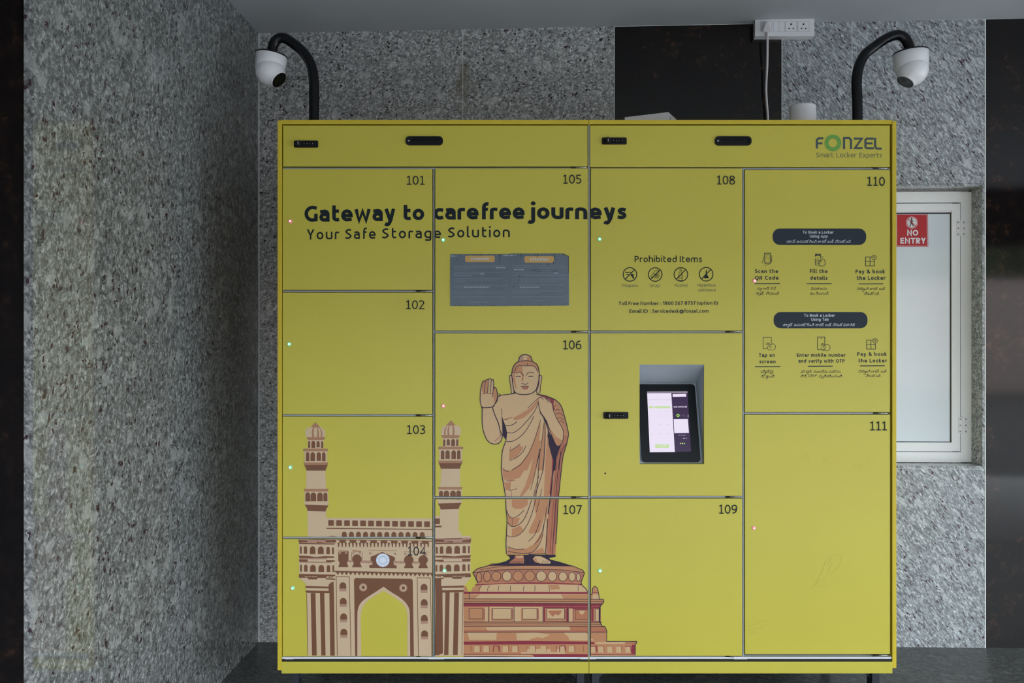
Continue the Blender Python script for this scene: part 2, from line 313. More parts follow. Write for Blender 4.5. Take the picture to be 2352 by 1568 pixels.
# ------------------------------------------------------------------ mesh helpers
class MB:
    """collects shapes into one bmesh with material slots"""
    def __init__(s): s.bm = bmesh.new(); s.mats = []
    def mi(s, m):
        if m not in s.mats: s.mats.append(m)
        return s.mats.index(m)
    def box(s, x0, x1, y0, y1, z0, z1, m, bev=0.0, M=None):
        pre = set(s.bm.faces)
        r = bmesh.ops.create_cube(s.bm, size=1)
        vs = r['verts']
        for v in vs:
            v.co = Vector((x0+(v.co.x+.5)*(x1-x0), y0+(v.co.y+.5)*(y1-y0), z0+(v.co.z+.5)*(z1-z0)))
        fs = list({f for v in vs for f in v.link_faces})
        if bev > 0:
            es = list({e for v in vs for e in v.link_edges})
            rb = bmesh.ops.bevel(s.bm, geom=es, offset=bev, segments=2, affect='EDGES', profile=.6)
            fs = [f for f in s.bm.faces if f not in pre]
            vs = list({v for f in fs for v in f.verts})
        i = s.mi(m)
        for f in fs: f.material_index = i
        if M is not None: bmesh.ops.transform(s.bm, matrix=M, verts=vs)
        return s
    def prism(s, loop, depth_vec, m, cap_back=True):
        """closed loop of 3D points extruded by depth_vec"""
        i = s.mi(m); d = Vector(depth_vec)
        a = [s.bm.verts.new(Vector(p)) for p in loop]; b = [s.bm.verts.new(Vector(p)+d) for p in loop]
        fs = [s.bm.faces.new(a)]
        if cap_back: fs.append(s.bm.faces.new(list(reversed(b))))
        n = len(loop)
        for k in range(n): fs.append(s.bm.faces.new([a[k], b[k], b[(k+1) % n], a[(k+1) % n]]))
        for f in fs: f.material_index = i
        return s
    def quad(s, pts, m):
        f = s.bm.faces.new([s.bm.verts.new(Vector(p)) for p in pts]); f.material_index = s.mi(m); return s
    def tube(s, path, rad, m, seg=14, smooth=True, cap=True):
        i = s.mi(m); P = [Vector(p) for p in path]; rings = []
        up = None
        for k, p in enumerate(P):
            t = (P[min(k+1, len(P)-1)]-P[max(k-1, 0)]).normalized()
            if up is None: up = t.orthogonal().normalized()
            up = (up - t*up.dot(t)).normalized(); sd = t.cross(up)
            r = rad[k] if isinstance(rad, (list, tuple)) else rad
            rings.append([s.bm.verts.new(p + up*(r*math.cos(2*math.pi*j/seg)) + sd*(r*math.sin(2*math.pi*j/seg))) for j in range(seg)])
        for a, b in zip(rings, rings[1:]):
            for j in range(seg):
                f = s.bm.faces.new([a[j], a[(j+1) % seg], b[(j+1) % seg], b[j]]); f.material_index = i; f.smooth = smooth
        if cap:
            for rr in (list(reversed(rings[0])), rings[-1]):
                f = s.bm.faces.new(rr); f.material_index = i
        return s
    def lathe(s, prof, m, M=None, seg=40, smooth=True):
        """profile of (radius, height) or (radius, height, material) about z, moved by matrix M"""
        M = M or Matrix(); rings = []; mm = []
        for pr in prof:
            r, z = pr[0], pr[1]; mm.append(pr[2] if len(pr) > 2 else m)
            if r < 1e-6: rings.append([s.bm.verts.new(M @ Vector((0, 0, z)))])
            else: rings.append([s.bm.verts.new(M @ Vector((r*math.cos(2*math.pi*j/seg), r*math.sin(2*math.pi*j/seg), z))) for j in range(seg)])
        for k, (a, b) in enumerate(zip(rings, rings[1:])):
            i = s.mi(mm[k])
            for j in range(seg):
                j2 = (j+1) % seg
                if len(a) == 1 and len(b) == 1: continue
                if len(a) == 1: vs = [a[0], b[j2], b[j]]
                elif len(b) == 1: vs = [a[j], a[j2], b[0]]
                else: vs = [a[j], a[j2], b[j2], b[j]]
                f = s.bm.faces.new(vs); f.material_index = i; f.smooth = smooth
        return s
    def build(s, name, parent=None, **props):
        bmesh.ops.recalc_face_normals(s.bm, faces=s.bm.faces) if props.pop('fix', True) else None
        me = bpy.data.meshes.new(name); s.bm.to_mesh(me); s.bm.free()
        for m in s.mats: me.materials.append(m)
        o = bpy.data.objects.new(name, me); COL.objects.link(o)
        if parent: o.parent = parent
        for k, v in props.items(): o[k] = v
        return o
def thing(name, label, cat, loc=(0, 0, 0), group=None):
    o = bpy.data.objects.new(name, None); o.empty_display_size = .05; COL.objects.link(o)
    o['label'] = label; o['category'] = cat
    if group: o['group'] = group
    return o
def tag(o, label, cat, group=None):
    o['label'] = label; o['category'] = cat
    if group: o['group'] = group
    return o
def at(px, py, d):
    """the point a pixel shows at depth d in front of the camera"""
    return Vector(((px-CX)/F*d, d-D, ZC-(py-CY)/F*d))
def rrect(x0, x1, z0, z1, r, n=5):
    p = []
    for cx, cz, a in ((x1-r, z1-r, 0), (x0+r, z1-r, 90), (x0+r, z0+r, 180), (x1-r, z0+r, 270)):
        p += A(cx, cz, r, r, a, a+90, n)
    return p

# ------------------------------------------------------------------ the setting
WA = Vector((-.978, .66)); WB = Vector((1.776, .57))          # back wall line (x, y)
wdir = (WB-WA).normalized(); wn = Vector((wdir.y, -wdir.x))   # normal towards the room (-y)
if wn.y > 0: wn = -wn
def wall_s(px):
    """distance along the back wall that a pixel column shows"""
    k = (px-CX)/F                       # x = k*(y+D)
    # WA + s*wdir
    s = (k*(WA.y+D)-WA.x)/(wdir.x-k*wdir.y)
    return s
def wp(s, z, out=0.0):
    q = WA + wdir*s + wn*out
    return Vector((q.x, q.y, z))
def floor_z(x): return .0047*(x+.978)
def ceil_z(x): return 2.347 + .0073*(x+.978)
def wall_z(px, py):
    s = wall_s(px); p = wp(s, 0); return ZC-(py-CY)/F*(p.y+D)

def wall_box(mb, s0, s1, z0a, z0b, z1a, z1b, m, thick=.10, out=0.0):
    """slab of cladding on the back wall between s0 and s1"""
    a = [wp(s0, z0a, out), wp(s1, z0b, out), wp(s1, z1b, out), wp(s0, z1a, out)]
    mb.prism(a, Vector((-wn.x, -wn.y, 0))*thick, m)

S = wall_s
sC, s1, s2, s3, s4, s5, sE = 0.0, S(1063), S(1411), S(1796), S(1957), S(2263), 6.2
sJ = S(2256.5); sw0, zw1, zw0 = S(1890), wall_z(2262, 427), wall_z(2262, 1070)
fz = lambda s: floor_z(wp(s, 0).x)-.02
cz = lambda s: ceil_z(wp(s, 0).x)+.02
wb = MB()
wall_box(wb, sC-.1, s1, fz(sC), fz(s1), cz(sC), cz(s1), g_back)
wall_box(wb, s1, s2, fz(s1), fz(s2), cz(s1), cz(s2), g_back)
wall_box(wb, s2, s3, fz(s2), fz(s3), cz(s2), cz(s3), g_dark)
wall_box(wb, s3, sw0, fz(s3), fz(sw0), cz(s3), cz(sw0), g_right)
wall_box(wb, sw0, s5, zw1, zw1, cz(sw0), cz(s5), g_right)
wall_box(wb, sJ, s5, zw0, zw0, zw1, zw1, g_right)
wall_box(wb, sw0, s5, fz(sw0), fz(s5), zw0, zw0, g_right)
wall_box(wb, s5, sE, fz(s5), fz(sE), cz(s5), cz(sE), g_dark)
# behind the window
wall_box(wb, sw0-.05, s5+.05, zw0-.05, zw0-.05, zw1+.05, zw1+.05, m_alu, thick=.03, out=-.10)
wb.build('wall_back', kind='structure')
gr = MB()
for (s, w_, za, zb) in ((s1, .0018, None, None), (s2, .0026, None, None), (s3, .0026, None, None), (s4, .0020, zw1+.02, None), (s5, .0045, None, None)):
    z0 = fz(s) if za is None else za; z1 = cz(s)
    wall_box(gr, s-w_/2, s+w_/2, z0, z0, z1, z1, m_grout, thick=.001, out=.0006)
wall_box(gr, .0, .004, fz(0), fz(0), cz(0), cz(0), m_grout, thick=.001, out=.0006)
zz = wall_z(2150, 423)
wall_box(gr, s3+.2, s5-.005, zz, zz, zz+.0015, zz+.0015, m_gasket, thick=.001, out=.0004)
zz = wall_z(2150, 1077)
wall_box(gr, s3+.2, s5-.005, zz, zz, zz+.0014, zz+.0014, m_grout, thick=.001, out=.0004)
wall_box(gr, s5-.2, sE, ceil_z(wp(s5,0).x)-.004, ceil_z(wp(sE,0).x)-.004, ceil_z(wp(s5,0).x), ceil_z(wp(sE,0).x), m_grout, thick=.001, out=.0006)
wall_box(gr, s2, s3, ceil_z(wp(s2,0).x)-.003, ceil_z(wp(s3,0).x)-.003, ceil_z(wp(s2,0).x), ceil_z(wp(s3,0).x), m_grout, thick=.001, out=.0006)
gr.build('trim_1', kind='structure')

# side wall: from the corner towards the camera, its slab edge shows beside the dark pillar
def lw(d): return -.978-(3.16-d)*.0335
dE = 1.754; dJ = 2.531
lm = MB()
def side_slab(mb, da, db, m):
    xa, xb = lw(da), lw(db)
    mb.prism([(xa, da-D, -.03), (xb, db-D, -.03), (xb, db-D, 2.42), (xa, da-D, 2.42)], (-.02, 0, 0), m)
side_slab(lm, dE, dJ-.001, g_left); side_slab(lm, dJ+.001, 3.22, g_left)
lm.prism([(lw(dJ-.001)-.002, dJ-.0012-D, -.03), (lw(dJ+.001)-.002, dJ+.0012-D, -.03), (lw(dJ+.001)-.002, dJ+.0012-D, 2.42), (lw(dJ-.001)-.002, dJ-.0012-D, 2.42)], (-.01, 0, 0), m_grout)
lm.build('wall_left', kind='structure')
pm = MB()
pm.box(-3.4, lw(dE)-.0205, dE-D+.006, .76, -.03, 2.42, g_dark)
pm.build('wall_pillar', kind='structure')

fm = MB()
fm.prism([(-3.4, .76, floor_z(-3.4)), (5.2, .76, floor_z(4.6)), (5.2, -1.15, floor_z(4.6)), (-3.4, -1.15, floor_z(-3.4))], (0, 0, -.1), g_floor)
fm.build('floor', kind='structure')
cm = MB()
cm.prism([(-3.4, .8, ceil_z(-3.4)), (5.1, .8, ceil_z(4.6)), (5.1, -3.1, ceil_z(4.6)), (-3.4, -3.1, ceil_z(-3.4))], (0, 0, .25), m_ceiling)
cm.build('ceiling', kind='structure')

# the sheltered bay: open to the front and right under the added beams; a yard, a boundary wall and trees lie beyond
m_pl = mat('light_block_dark', (.03, .03, .033), .8)
sw = MB(); sw.box(-1.75, -1.6, -7.5, -.77, -.1, 3.4, m_pl); sw.build('light_block_wall', kind='structure')  # unseen wall, added to cut light from the front left
bm_ = MB(); bm_.box(-1.6, 5.3, -3.2, -3.0, 1.92, 2.7, m_pl); bm_.build('light_block_beam', kind='structure')  # unseen beam, added to keep sky light off the upper doors
bm_ = MB(); bm_.box(5.1, 5.3, -3.0, .8, 1.45, 2.7, m_pl); bm_.build('light_block_beam', kind='structure')  # unseen beam on the right, added to dim the side wall
om = MB()
om.box(-16, 20, -16, -3.6, -.25, -.014, mottle(mat('yard_asphalt', (.11, .108, .105), .7), (.11, .108, .105), .1, 2))
om.box(-1.6, 5.2, -3.6, -1.15, -.25, -.012, mottle(mat('bounce_path_concrete', (.56, .55, .53), .6), (.56, .55, .53), .08, 2))  # second box: unseen pale strip, added to bounce light onto the lower doors
om.box(5.2, 20, -1.15, 6, -.25, -.012, MATS['yard_asphalt'])
om.build('ground', kind='structure')
bw = MB()
bw.box(-16, 20, -16.4, -16, -.25, 2.6, mat('pink_boundary_wall', (.55, .44, .40), .8))
bw.build('wall_far', kind='structure')
tb = MB()
random.seed(11)
m_tree = mottle(mat('dark_foliage', (.035, .05, .02), .7), (.035, .05, .02), .5, 3)
for k in range(46):
    x = -16+36*k/45+random.uniform(-.4, .4); r_ = random.uniform(1.2, 1.9)
    b0 = bmesh.ops.create_icosphere(tb.bm, subdivisions=3, radius=1, matrix=Matrix.Translation((x, -17.6+random.uniform(-.5, .5), random.uniform(2.4, 3.2))) @ Matrix.Diagonal((r_, r_*.8, r_*.95, 1)))
    for v in b0['verts']: v.co += Vector((random.uniform(-.14, .14), random.uniform(-.14, .14), random.uniform(-.14, .14)))
tb.mi(m_tree)
tb.build('trees', kind='structure')

# window
wx = lambda px, py, out: None
win = MB()
def wq(mb, px0, px1, py0, py1, o0, o1, m, d):
    """box on the window, given in pixels as seen at the depth of its front face; o0/o1 distance behind the wall face"""
    def sd(px): # along-wall distance at offset o0
        k = (px-CX)/F; bx, by = WA.x-wn.x*o0, WA.y-wn.y*o0
        return (k*(by+D)-bx)/(wdir.x-k*wdir.y)
    sa, sb = sd(px0), sd(px1)
    ym = (wp((sa+sb)/2, 0, -o0).y+D)
    z0, z1 = ZC-(py1-CY)/F*ym, ZC-(py0-CY)/F*ym
    mb.prism([wp(sa, z0, -o0), wp(sb, z0, -o0), wp(sb, z1, -o0), wp(sa, z1, -o0)], Vector((-wn.x, -wn.y, 0))*(o1-o0), m)
wf = bpy.data.objects.new('window_1', None); COL.objects.link(wf); wf['kind'] = 'structure'
x0, x1 = 1925, 2233
fr = MB()
wq(fr, 2207, x1, 441, 1061, .078, .099, m_alu, 0)                # jamb
wq(fr, x0, 2207, 441, 465.5, .078, .099, m_alu, 0)
wq(fr, x0, 2207, 1037.5, 1061, .078, .099, m_alu, 0)
wq(fr, x0, x0+24, 465, 1038, .078, .099, m_alu, 0)
wq(fr, x0+20, 2210, 460, 1042, .092, .0985, m_gasket, 0)
fr.build('window_frame', wf)
sa = MB()
wq(sa, 2187, 2205.5, 467.5, 1036, .075, .091, m_alu, 0)
wq(sa, x0+26, 2187, 467.5, 484, .075, .091, m_alu, 0)
wq(sa, x0+26, 2187, 484, 488, .079, .091, m_white, 0)
wq(sa, x0+26, 2187, 1015.5, 1036, .075, .091, m_alu, 0)
wq(sa, x0+26, x0+44, 484, 1016, .075, .091, m_alu, 0)
wq(sa, 2182.5, 2188, 489, 1016, .0845, .091, m_gasket, 0)
wq(sa, x0+40, 2187, 487.5, 491.5, .0845, .091, m_gasket, 0)
wq(sa, x0+40, 2187, 1013.5, 1016.5, .0845, .091, m_gasket, 0)
sa.build('window_sash', wf)
pn = MB(); wq(pn, x0+42, 2184, 488, 1016, .086, .0905, m_panel, 0); pn.build('window_pane', wf)
for (hy0, hy1, hx) in ((506, 542, 2207.5), (958, 995, 2212)):
    hg = MB()
    wq(hg, hx-10.5, hx-.8, hy0, hy1, .0735, .0755, m_white, 0); wq(hg, hx+.8, hx+10.5, hy0, hy1, .0735, .0785, m_white, 0)
    wq(hg, hx-.9, hx+.9, hy0-1, hy1+1, .0720, .0785, m_alu, 0)
    for k in (.12, .5, .88):
        for sx in (-6, 6.5):
            yy = hy0+(hy1-hy0)*k
            wq(hg, hx+sx-1.7, hx+sx+1.7, yy-1.7, yy+1.7, .0728, .0737, m_white_d, 0)
    hg.build('hinge', wf)
# ------------------------------------------------------------------ printed surfaces
class Surface:
    """a flat face that carries print; polygons come in photo pixels, are laid on the face and cut to its areas"""
    def __init__(s, to3, nrm, areas):
        s.to3 = to3; s.nrm = nrm; s.areas = areas; s.acc = {}; s.n = 0; s.cur = ''
    def poly(s, tag, pts, m, layer=0.0, holes=()):
        s.n += 1; layer = layer + (s.n % 97)*.0047      # no two overlapping shapes in one plane
        loops = [[Vector((p[0], p[1], 0)) for p in pts]] + [[Vector((p[0], p[1], 0)) for p in h] for h in holes]
        flat = [v for l in loops for v in l]
        if len(pts) == 3 and not holes: tris = [(0, 1, 2)]
        elif len(pts) == 4 and not holes and s.convex(pts): tris = [(0, 1, 2, 3)]
        else: tris = tessellate_polygon(loops)
        for t in tris: s.clip(tag, [(flat[i].x, flat[i].y) for i in t], m, layer)
    @staticmethod
    def convex(p):
        sg = 0
        for i in range(4):
            a, b, c = p[i], p[(i+1) % 4], p[(i+2) % 4]
            z = (b[0]-a[0])*(c[1]-b[1])-(b[1]-a[1])*(c[0]-b[0])
            if z*sg < 0: return False
            if z: sg = z
        return True
    def clip(s, tag, poly, m, layer):
        for name, (x0, y0, x1, y1) in s.areas.items():
            p = poly
            if max(a for a, b in p) < x0 or min(a for a, b in p) > x1 or max(b for a, b in p) < y0 or min(b for a, b in p) > y1: continue
            for ax, lim, sg in ((0, x0, 1), (0, x1, -1), (1, y0, 1), (1, y1, -1)):
                q = []
                for i in range(len(p)):
                    a, b = p[i-1], p[i]
                    ina, inb = (a[ax]-lim)*sg >= 0, (b[ax]-lim)*sg >= 0
                    if ina != inb:
                        t = (lim-a[ax])/(b[ax]-a[ax]); q.append((a[0]+(b[0]-a[0])*t, a[1]+(b[1]-a[1])*t))
                    if inb: q.append(b)
                p = q
                if not p: break
            if len(p) >= 3: s.acc.setdefault((name, tag+s.cur), []).append((p, m, layer))
    def line(s, tag, pts, w, m, layer=0.0, smooth=False):
        if smooth: pts = SP(pts, 4)
        for q in stroke_quads(pts, w): s.poly(tag, [(v.x, v.y) for v in q], m, layer)
    def text(s, tag, string, x0, x1, yb, cap, weight, m, layer=0.0, yb1=None, track=.17):
        """lettering from pixel column x0 to x1 on the baseline yb (yb1 at its right end), cap height cap"""
        P, W = text_polys(string, weight, track)
        yb1 = yb if yb1 is None else yb1
        k = (x1-x0)/W
        for i, p in enumerate(P):
            s.poly(tag, [(x0+a*k, yb+(yb1-yb)*a/W-b*cap) for a, b in p], m, layer)
    def fontline(s, tag, string, x0, x1, yb, h, m, layer=0.0):
        """a line in a script the strokes do not cover, from the type that Blender itself draws it with"""
        c = bpy.data.curves.new('line', 'FONT'); c.body = string; c.size = 1; c.resolution_u = 12
        o = bpy.data.objects.new('line', c); COL.objects.link(o)
        bpy.context.view_layer.update()
        ev = o.evaluated_get(bpy.context.evaluated_depsgraph_get()); me = ev.to_mesh()
        co = [v.co.copy() for v in me.vertices]; tr = [tuple(p.vertices) for p in me.polygons]
        ev.to_mesh_clear(); bpy.data.objects.remove(o); bpy.data.curves.remove(c)
        if not co: return
        xa, xb = min(v.x for v in co), max(v.x for v in co)
        k = (x1-x0)/(xb-xa)
        for i, t in enumerate(tr):
            s.poly(tag, [(x0+(co[j].x-xa)*k, yb-co[j].y*h) for j in t], m, layer)
    def build(s, name, tg, parent, label=None, obname=None):
        L = s.acc.get((name, tg))
        if not L: return None
        mb = MB()
        for p, m, layer in L:
            off = s.nrm*(.0004+.00013*layer)
            vs = [mb.bm.verts.new(s.to3(*q)+off) for q in p]
            try: f = mb.bm.faces.new(vs)
            except ValueError: continue
            f.material_index = mb.mi(m); f.normal_update()
            if f.normal.dot(s.nrm) < 0: f.normal_flip()
        o = mb.build(obname or tg, parent, fix=False)
        if label: o['label'] = label
        return o

ink = mat('dark_ink', (.013, .021, .026), .55, spec=.15)
inkn = mat('navy_ink', (.022, .033, .046), .5, spec=.2)
inkl = mat('fine_ink', (.085, .105, .085), .45, spec=.35)
palebl = mat('pale_ink', (.60, .66, .72), .5)

# door areas in pixels
DOORS = {
 'top_left':  (650, 288, 1349.5, 382), 'top_right': (1355.5, 288, 2044, 383.5),
 '101': (649, 388, 993, 665.5), '102': (649, 671.5, 993, 951), '103': (649, 956.5, 993, 1232), '104': (649, 1238, 993, 1507),
 '105': (999.5, 386.5, 1350, 759), '106': (999.5, 765, 1350, 1139.5), '107': (999.5, 1146, 1350, 1508),
 '108': (1357, 386.5, 1704.5, 759), 'tab': (1357, 765, 1704.5, 1138.5), '109': (1357, 1144.5, 1704.5, 1506),
 '110': (1711, 390, 2044.5, 946), '111': (1711, 952, 2044.5, 1502)}
FR = Surface(lambda x, y: at(x, y, D), Vector((0, -1, 0)), DOORS)
PX = D/F
def lx(px): return (px-CX)*PX
def lz(py): return ZC-(py-CY)*PX

# ---- locker numbers
for t, x0, x1, yb in (('101', 934, 976, 424.5), ('102', 932.5, 975, 710), ('103', 935, 977, 996.5), ('104', 936.5, 978, 1275), ('105', 1293, 1335.5, 422),
                      ('106', 1293, 1335.5, 802), ('107', 1293.5, 1336, 1180), ('108', 1646, 1688, 424), ('109', 1651, 1693, 1179), ('110', 1991, 2032, 427), ('111', 1998, 2037, 988)):
    FR.text('locker_number', t.replace('1', '\x01'), x0, x1, yb, 20.5, .115, ink, 14, track=.12)
# ---- headline
FR.cur = '#headline'
FR.text('lettering', 'Gateway', 699.5, 908, 509.5, 37, .215, ink, 1, yb1=507, track=.10)
FR.text('lettering', 'to', 925, 974.5, 505.8, 35, .22, ink, 1, yb1=505.5, track=.10)
FR.text('lettering', 'carefree', 996, 1205, 504.5, 36, .22, ink, 1, yb1=503, track=.10)
FR.text('lettering', 'journeys', 1218.5, 1439, 503, 36, .22, ink, 1, yb1=503.5, track=.10)
FR.cur = '#strapline'
for wd, x0, x1, yb in (('Your', 705, 779, 550.2), ('Safe', 793, 863, 549), ('Storage', 877.5, 1013, 547.5), ('Solution', 1029, 1171, 545.5)):
    FR.text('lettering', wd, x0, x1, yb, 23.5, .16, ink, 1, yb1=yb-.8, track=.24)
# ---- prohibited items
FR.cur = '#prohibited'
FR.text('lettering', 'Prohibited', 1457.5, 1554.5, 602, 14.3, .15, ink, 1, track=.15)
FR.text('lettering', 'Items', 1561.5, 1612.5, 602, 14.3, .15, ink, 1, track=.15)
for s_, x0, x1, yb in (('Weapons', 1427.5, 1465.5, 658.8), ('Drugs', 1492.5, 1516.5, 658.8), ('Alcohol', 1548.5, 1579, 658.5), ('Hazardous', 1601.5, 1644, 658.2), ('substance', 1603.5, 1644, 669.2)):
    FR.text('lettering', s_, x0, x1, yb, 7.0, .11, inkl, 1, track=.13)
FR.cur = '#contact'
for s_, x0, x1, yb in (('Toll', 1421, 1440.5, 700.7), ('Free', 1443.5, 1467, 700.7), ('Number', 1470.5, 1513, 700.5), (':', 1516.8, 1518.2, 700.5), ('1800', 1522.5, 1547, 700.3), ('267', 1550.5, 1568.5, 700.2), ('8737', 1572.5, 1597.5, 700), ('(option', 1601, 1636, 699.6), ('6)', 1639.5, 1648.5, 699.5),
                       ('Email', 1445.5, 1474, 718.5), ('ID', 1477.5, 1488, 718.5), (':', 1492.4, 1493.8, 718.5), ('Servicedesk', 1498, 1559.5, 718.3), ('@', 1560.5, 1570.5, 718.3), ('fonzel', 1571.5, 1602, 718.2), ('.', 1603.5, 1605.2, 718.2), ('com', 1606.5, 1627.5, 718)):
    FR.text('lettering', s_, x0, x1, yb, 8.2, .175, inkn, 1, track=.13)
def ring(tag, cx, cy, r, w, m, layer=1):
    FR.line(tag, A(cx, cy, r, r, 0, 360, 32), w, m, layer)
for cx, cy in ((1446.9, 630), (1505, 630.2), (1564, 630), (1622, 629.6)):
    FR.cur = '#%d' % cx
    ring('pictogram', cx, cy, 15.6, 2.0, ink)
    FR.line('pictogram', [(cx-10.8, cy+11), (cx+10.8, cy-11)], 2.0, ink, 1.5)
q = lambda x, y: (1350+x/6.533, 560+y/6.533)      # coordinates read from an enlargement
Q = lambda *p: [q(*a) for a in p]
FR.cur = '#1446'
FR.poly('pictogram', Q((556, 418), (620, 424), (622, 436), (570, 434)), ink, 2); FR.line('pictogram', Q((628, 410), (630, 440)), 1, ink, 2); FR.poly('pictogram', Q((636, 422), (662, 420), (655, 434), (636, 435)), ink, 2)
FR.poly('pictogram', Q((575, 455), (622, 450), (610, 466), (582, 467)), ink, 2); FR.poly('pictogram', Q((650, 455), (690, 450), (692, 462), (682, 470), (698, 518), (676, 524), (662, 480), (650, 484), (640, 472)), ink, 2)
FR.cur = '#1505'
FR.line('pictogram', Q((958, 470), (1010, 405), (1040, 392), (1064, 408), (1062, 440), (1010, 500), (985, 512), (955, 500), (950, 482), (958, 470)), .9, ink, 2, True)
FR.line('pictogram', Q((985, 440), (1035, 480)), .9, ink, 2); FR.line('pictogram', [(a, b) for a, b in A(*q(1040, 482), 4.6, 4.6, 0, 360, 14)], .9, ink, 2); FR.line('pictogram', Q((1040, 455), (1040, 510)), .9, ink, 2)
FR.cur = '#1564'
FR.line('pictogram', Q((1384, 372), (1406, 372), (1406, 420), (1424, 448), (1426, 550), (1366, 550), (1368, 448), (1384, 420), (1384, 372)), .8, ink, 2)
FR.line('pictogram', Q((1384, 395), (1406, 395)), .7, ink, 2); FR.line('pictogram', Q((1380, 470), (1410, 470), (1410, 520), (1380, 520), (1380, 470)), .8, ink, 2)
FR.cur = '#1622'
FR.poly('pictogram', Q((1772, 392), (1785, 392), (1786, 450), (1818, 515), (1740, 515), (1770, 450)), ink, 2)
# ---- booking instructions
FR.cur = '#booking'
def pill(x0, x1, y0, y1, r):
    p = []
    for cx, cy, a in ((x1-r, y1-r, 0), (x0+r, y1-r, 90), (x0+r, y0+r, 180), (x1-r, y0+r, 270)): p += A(cx, cy, r, r, a, a+90, 7)
    return p
FR.cur = '#banner0'; FR.poly('lettering', pill(1774.5, 1989.5, 524.5, 562.5, 17), inkn, 0); FR.cur = '#banner1'; FR.poly('lettering', pill(1777, 1992.5, 716.3, 753.8, 16.5), inkn, 0)
def sect(x, y): FR.cur = '#%d%d' % (0 if x < 1820 else 1 if x < 1950 else 2, y > 705) if 570 < y < 700 or y > 760 else '#banner%d' % (y > 650)
def T(s_, x0, x1, yb, cap, w=.19, m=inkn, tr=.15, layer=1):
    sect(x0, yb); FR.text('lettering', s_, x0, x1, yb, cap, w, m, layer, track=tr)
T('To Book a Locker', 1843.5, 1914.5, 536.5, 6.6, .17, palebl, .12, 3); T('Using App', 1859.5, 1901, 545.5, 6.4, .17, palebl, .12, 3)
T('To Book a Locker', 1846.5, 1917.5, 727.3, 6.6, .17, palebl, .12, 3); T('Using Tab', 1863, 1903, 736.5, 6.4, .17, palebl, .12, 3)
for s_, x0, x1, yb, cap in (('Scan the', 1733.7, 1787.3, 627, 8.6), ('QR Code', 1734, 1788.3, 642.2, 8.6), ('Fill the', 1860, 1900.5, 627, 8.6), ('details', 1861, 1900.5, 642.5, 8.6),
                            ('Pay & book', 1965, 2032.5, 627.7, 8.6), ('the Locker', 1968, 2033.5, 642.5, 8.6), ('Tap on', 1743, 1779.5, 819.5, 8.4), ('screen', 1744, 1781.3, 834, 8.4),
                            ('Enter mobile number', 1830, 1942, 819, 7.8), ('and verify with OTP', 1834, 1940, 832.6, 8.0), ('Pay & book', 1969, 2036.5, 817, 8.2), ('the Locker', 1971.8, 2037, 832, 8.2)):
    T(s_, x0, x1, yb, cap, .195, inkn, .2)
for x0, x1, y in ((1733, 1791.5, 651.3), (1852.5, 1910, 651.4), (1972, 2028.5, 651.8), (1734, 1792, 841.9), (1855.5, 1912.7, 840.9), (1975.3, 2032, 840)):
    sect(x0, y); FR.line('lettering', [(x0, y), (x1, y-.3)], 2.0, inkn, 1)
TE = 'lettering'
def tel(s_, x0, x1, yb, h, m=inkn, layer=1.5):
    sect(x0, yb); FR.fontline(TE, s_, x0, x1, yb, h, m, layer)
# Telugu lines; conjuncts that need a below-base letter are set as a base letter with a small one under it
tel('యాప్', 1806.5, 1827, 557.5, 8.6, palebl, 3); tel('ఉపయోగించి', 1829.5, 1875.5, 557.5, 8.6, palebl, 3); tel('లాకర్', 1878, 1898.5, 557.5, 8.6, palebl, 3); tel('బుక్', 1900.5, 1915, 557.5, 8.6, palebl, 3); tel('చేసుకోండి', 1917.5, 1954, 557.5, 8.6, palebl, 3)
tel('టాబ్', 1798.5, 1821, 748.8, 8.6, palebl, 3); FR.line(TE, [(1807.5, 749), (1810, 751.5), (1812, 747.5), (1811, 744.5)], .9, palebl, 3, True)
tel('ఉపయోగించి', 1823.5, 1870, 748.8, 8.6, palebl, 3); tel('లాకర్', 1873, 1892.5, 748.8, 8.6, palebl, 3); tel('బుక్', 1895.5, 1909.5, 748.8, 8.6, palebl, 3); tel('చేసుకోవడానికి', 1912.5, 1963.5, 748.8, 8.6, palebl, 3)
def sub_ya(x, y, m=inkn):
    sect(x, y); FR.line(TE, [(x-3, y+1), (x-1, y+2.6), (x+1.2, y+.2), (x+1.6, y-3), (x+3, y-4.2)], .9, m, 1.5, True)
tel('కూఆర్', 1739.5, 1767.5, 665.5, 8.4); sub_ya(1747, 666); tel('కోడ్', 1770.5, 1783, 665.5, 8.4)
tel('సాన్', 1735.5, 1755.5, 676.5, 8.4); sub_ya(1745, 677); tel('చేయండి', 1759, 1789.5, 676.5, 8.4)
tel('వివరాలను', 1862.3, 1899.5, 665.5, 8.2); tel('పూరించండి', 1861, 1903, 676.5, 8.2)
tel('చెలించి', 1968, 1995, 666, 8.2); sub_ya(1983, 667.5); tel('లాకర్', 1997.5, 2016, 666, 8.2); tel('బుక్', 2019.5, 2033, 666, 8.2); tel('చేసుకోండి', 1984.5, 2019, 677, 8.2)
tel('సీన్పై', 1750, 1776.5, 856.2, 8.4); FR.line(TE, [(1749.5, 850.5), (1748, 853.5), (1749.5, 857.5)], .9, inkn, 1.5, True); sub_ya(1757.5, 857)
tel('నొకండి', 1747.5, 1779, 866.8, 8.2); sub_ya(1761.5, 867.5)
tel('మొబైల్', 1839, 1865, 856, 8.2); tel('నంబర్ను', 1868.3, 1901.5, 856, 8.2); tel('నమోదు', 1904, 1931, 856, 8.2)
